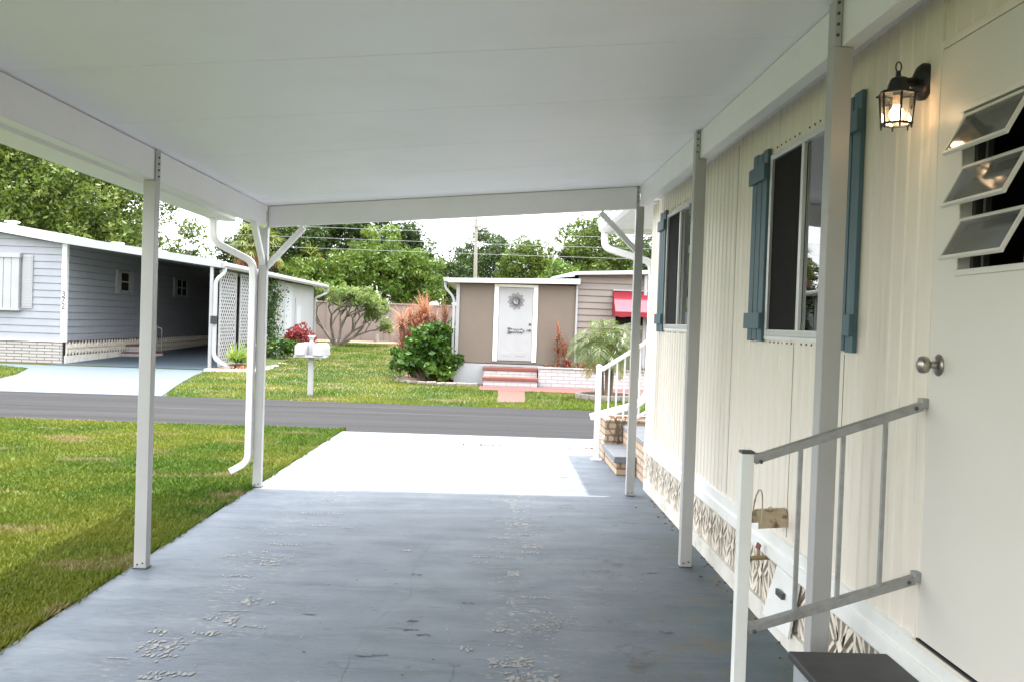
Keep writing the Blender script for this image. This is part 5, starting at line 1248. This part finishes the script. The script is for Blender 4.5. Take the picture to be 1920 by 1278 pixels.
# green bush in front of it
def shrub(name, label, centres, radii, m, leaf, per, base, asp=1.8, stem=True, shell=.6):
    s = thing(name, label, 'shrub', base); P = clump_points([np.array(c) for c in centres], radii, per, shell)
    P = P[P[:, 2] > base[2] + .02]
    quads_obj('foliage', leaf_mesh('l', P, leaf, aspect=asp), m, s)
    if stem:
        mb = MB()
        for c in centres[::2]: mb.tube([(lerp(base[0], c[0], .3), base[1], base[2] - .03), tuple(c)], [.02, .008], 5)
        mb.build('stem', 'bark', s)
    return s
cs = []; rs = []
for k in range(120):
    a = random.uniform(0, 2 * PI); r = random.uniform(0, 1) ** .5; z = random.uniform(.10, 1.32)
    wdt = random.choice((.62, .74, .9)) * (1 - max(0, (z - .75)) * .85) * (1 if z > .35 else .62 + z)
    cs.append((-1.62 + wdt * r * math.cos(a), 23.95 + .6 * r * math.sin(a), z + random.uniform(0, .18))); rs.append(random.uniform(.10, .25))
shrub('green_bush', 'big dark green leafy bush at corner of beige house', cs, rs, 'bush_leaf', .15, 1700, (-1.6, 23.95, 0), 1.6)
shrub('slender_shrub', 'bright green leafy shoots against the left corner of beige house', [(-1.12, 24.6, 1.2), (-1.05, 24.5, 1.5), (-1.18, 24.6, 1.0), (-1.1, 24.6, .6), (-1.35, 25.6, 2.05)], [.2, .16, .2, .2, .16], 'bright_leaf', .12, 1500, (-1.1, 24.6, 0))
# slim ti plant in the planter
ti = thing('ti_plant', 'slim reddish brown plant in the white brick planter', 'plant', (1.76, 23.7, .45))
mb = MB(); hd = []
for k in range(6):
    hx = 1.76 + random.uniform(-.14, .14); hz = random.uniform(.85, 1.45); hd.append((hx, 23.7 + random.uniform(-.06, .06), hz)); mb.tube([(1.76 + random.uniform(-.04, .04), 23.7, .44), hd[-1]], [.014, .010], 5)
mb.build('stem', 'pale_bark', ti)
mb = MB()
for h_ in hd:
    for k in range(42): strap(mb, (lerp(1.76, h_[0], .8) + random.uniform(-.02, .02), h_[1], h_[2] - random.random() ** 1.5 * .55), rdir(0, 85), random.uniform(.20, .36), .03, .6, 3)
build_raw(mb, 'foliage', 'rust_leaf', ti)
shrub('bedding_plant', 'dark maroon bedding plants in the white brick planter', [(1.95 + .1 * k, 23.62, .54 + .03 * (k % 2)) for k in range(6)], [.10] * 6, 'red_leaf', .09, 2600, (2.1, 23.62, .47), stem=False)
# frangipani with bare forked branches
fp = thing('frangipani', 'low spreading tree with pale forked branches before pinkish wall', 'tree', (-7.35, 44, gz(44)))
mb = MB(); tips = []
def fork_(p, d, L_, r, lev):
    p = Vector(p); d = Vector(d).normalized(); e = p + d * L_; m_ = p.lerp(e, .5) + Vector((random.uniform(-.05, .05), random.uniform(-.05, .05), random.uniform(-.03, .05)))
    mb.tube([p, m_, e], [r, r * .88, r * .72], 6)
    if lev == 0 or e.z > 2.8: tips.append(e); return
    for k in range(random.choice((2, 2, 3))):
        q = (d + Vector((random.uniform(-.75, .85), random.uniform(-.6, .6), random.uniform(-.25, .35)))).normalized()
        if q.z < -.05: q.z = .05
        fork_(e, q, L_ * random.uniform(.66, .86), r * .68, lev - 1)
for d in ((-.75, 0, 1), (.15, .2, 1), (.85, -.1, .9), (-.3, -.3, 1.2), (1.2, .2, .75)): fork_((-7.35 + d[0] * .08, 44, gz(44) - .05), d, random.uniform(.80, 1.0), .082, 4)
mb.build('trunk', 'pale_bark', fp, smooth=True)
cs = [np.array(t) + np.array([RNG.uniform(-.15, .15), RNG.uniform(-.15, .15), RNG.uniform(-.05, .15)]) for t in tips]
P = clump_points(cs, [random.uniform(.18, .36) for _ in cs], 620, .15); P[:, 2] = np.minimum(P[:, 2], 3.3); quads_obj('crown', leaf_mesh('l', P, .19, aspect=2.4), 'grey_leaf', fp)
# bed by the neighbour's carport
ag = thing('strap_plant', 'spiky yellow green plant with rusty base by the downspout', 'plant', (-7.05, 25.95, 0))
mb = MB()
for k in range(110): strap(mb, (-7.05 + random.gauss(0, .10), 25.95 + random.gauss(0, .08), .22), rdir(15, 85), random.uniform(.42, .70), .055, random.uniform(.3, 1.1), 4)
build_raw(mb, 'foliage', 'strap_leaf', ag)
mb = MB()
for k in range(90): strap(mb, (-7.0 + random.gauss(0, .12), 25.9 + random.gauss(0, .08), .16), rdir(-12, 25), random.uniform(.22, .40), .05, .9, 3)
build_raw(mb, 'dead_leaves', 'rust_leaf', ag)
wf_ = shrub('flowering_shrub', 'white flowered low shrub against the lattice panel', [(-7.25, 28.3, .55), (-7.15, 28.6, .75), (-7.0, 28.2, .5), (-6.9, 28.7, .65)], [.28, .25, .25, .22], 'bright_leaf', .11, 900, (-7.1, 28.4, 0))
P = clump_points([np.array((-7.05, 28.1, .68)), np.array((-6.95, 28.3, .8))], [.18, .16], 500, .7); quads_obj('flowers', leaf_mesh('l', P, .08, aspect=1.1), 'white_petal', wf_)
vn = thing('climbing_vine', 'dark green vine climbing the white shed side behind carport post', 'vine', (-7.8, 32.6, 0))
cs = [np.array((-7.78 + random.uniform(-.06, .14), 32.3 + random.uniform(-.4, .9) * (1 if z > 1.9 or z < .9 else .55), z)) for z in np.linspace(.15, 2.75, 42)]
P = clump_points(cs, [random.uniform(.2, .36) for _ in cs], 700, .3); quads_obj('foliage', leaf_mesh('l', P, .11), 'vine_leaf', vn)
mb = MB()
for k in range(5): mb.tube([(-7.93, 32.5 + .2 * k, 0), (-7.93, 32.8 + .35 * k, 1.2), (-7.93, 33.0 + .45 * k, 2.5)], .012, 5)
mb.build('stem', 'bark', vn)
P = np.array([(-7.9, 33.4 + random.uniform(0, 2.6), random.uniform(.6, 2.6)) for _ in range(160)]); quads_obj('sprays', leaf_mesh('l', P, .10), 'vine_leaf', vn)
shrub('croton_shrub', 'crimson leaved croton shrub beside the white shed', [(-7.05 + random.uniform(-.45, .5), 34.0 + random.uniform(-.4, .4), random.uniform(.35, 1.15)) for _ in range(22)], [random.uniform(.18, .32) for _ in range(22)], 'red_leaf', .14, 900, (-7.0, 34, 0))
shrub('croton_shrub', 'low mid green shrub left of the crimson croton', [(-7.1 + random.uniform(-.3, .3), 32.0 + random.uniform(-.3, .4), random.uniform(.2, .7)) for _ in range(14)], [random.uniform(.18, .28) for _ in range(14)], 'bush_leaf', .12, 1000, (-7.1, 32, 0))

# ------------------------------------------------------------------ light, sky, camera
SUN = Vector((.10, .07, 1)).normalized()
sl = bpy.data.lights.new('sun', 'SUN'); sl.energy = 2.0; sl.angle = math.radians(.9); sl.color = (1.0, .955, .89)
so_ = bpy.data.objects.new('sun', sl); COL.objects.link(so_); so_.location = (0, 0, 30); so_.rotation_euler = SUN.to_track_quat('Z', 'Y').to_euler()
w = bpy.data.worlds.new('World'); scene.world = w; w.use_nodes = True; nt = w.node_tree; N, L = nt.nodes, nt.links
bg = N['Background']; bg.inputs['Strength'].default_value = .15
sky = N.new('ShaderNodeTexSky'); sky.sky_type = 'NISHITA'; sky.sun_disc = False
sky.sun_elevation = math.asin(SUN.z); sky.sun_rotation = math.atan2(SUN.x, SUN.y); sky.air_density = 1.0; sky.dust_density = 2.0; sky.ozone_density = 1.0
tc = N.new('ShaderNodeTexCoord'); mp = N.new('ShaderNodeMapping'); mp.inputs['Scale'].default_value = (1, 1, 2.2); L.new(tc.outputs['Generated'], mp.inputs['Vector'])
nz = N.new('ShaderNodeTexNoise'); nz.inputs['Scale'].default_value = 2.6; nz.inputs['Detail'].default_value = 7; nz.inputs['Roughness'].default_value = .55; nz.inputs['Distortion'].default_value = .3; L.new(mp.outputs[0], nz.inputs['Vector'])
cl = ramp(nt, nz.outputs['Fac'], .30, .58)
sxyz = N.new('ShaderNodeSeparateXYZ'); L.new(tc.outputs['Generated'], sxyz.inputs[0])
mr = N.new('ShaderNodeValToRGB'); L.new(sxyz.outputs['Z'], mr.inputs[0]); cr = mr.color_ramp
cr.elements[0].position = .0; cr.elements[0].color = (.47, .47, .47, 1); cr.elements[1].position = .9; cr.elements[1].color = (1, 1, 1, 1)
for p_, v_ in ((.12, .50), (.34, .72)):
    e_ = cr.elements.new(p_); e_.color = (v_, v_, v_, 1)
cc = N.new('ShaderNodeVectorMath'); cc.operation = 'SCALE'; cc.inputs[0].default_value = (.985, 1.0, 1.03); L.new(math_(nt, 'MULTIPLY', mr.outputs[0], 9.6), cc.inputs['Scale'])
L.new(mixc(nt, math_(nt, 'ADD', math_(nt, 'MULTIPLY', cl, .38), .56), sky.outputs[0], cc.outputs[0]), bg.inputs['Color'])

f, Hc = 1750.0, 1.58
yaw, pitch, roll = 35 / f, 35 / f, .034
F_ = Vector((math.sin(yaw) * math.cos(pitch), math.cos(yaw) * math.cos(pitch), -math.sin(pitch))).normalized()
R0_ = Vector((math.cos(yaw), -math.sin(yaw), 0)); U0_ = R0_.cross(F_)
R_ = R0_ * math.cos(roll) + U0_ * math.sin(roll); U_ = U0_ * math.cos(roll) - R0_ * math.sin(roll)
cam = bpy.data.cameras.new('camera'); cam.sensor_width = 36; cam.lens = f / 1920 * 36; cam.clip_start = .05; cam.clip_end = 2000
co = bpy.data.objects.new('camera', cam); COL.objects.link(co)
M = Matrix.Identity(4)
for i in range(3): M[i][0], M[i][1], M[i][2] = R_[i], U_[i], -F_[i]
M[0][3], M[1][3], M[2][3] = 0, 0, Hc
co.matrix_world = M
scene.camera = co
scene.view_settings.view_transform = 'Standard'; scene.view_settings.look = 'None'; scene.view_settings.gamma = 1; scene.view_settings.exposure = 2.48
scene.cycles.max_bounces = 10; scene.cycles.diffuse_bounces = 6; scene.cycles.transparent_max_bounces = 12; scene.cycles.use_denoising = True
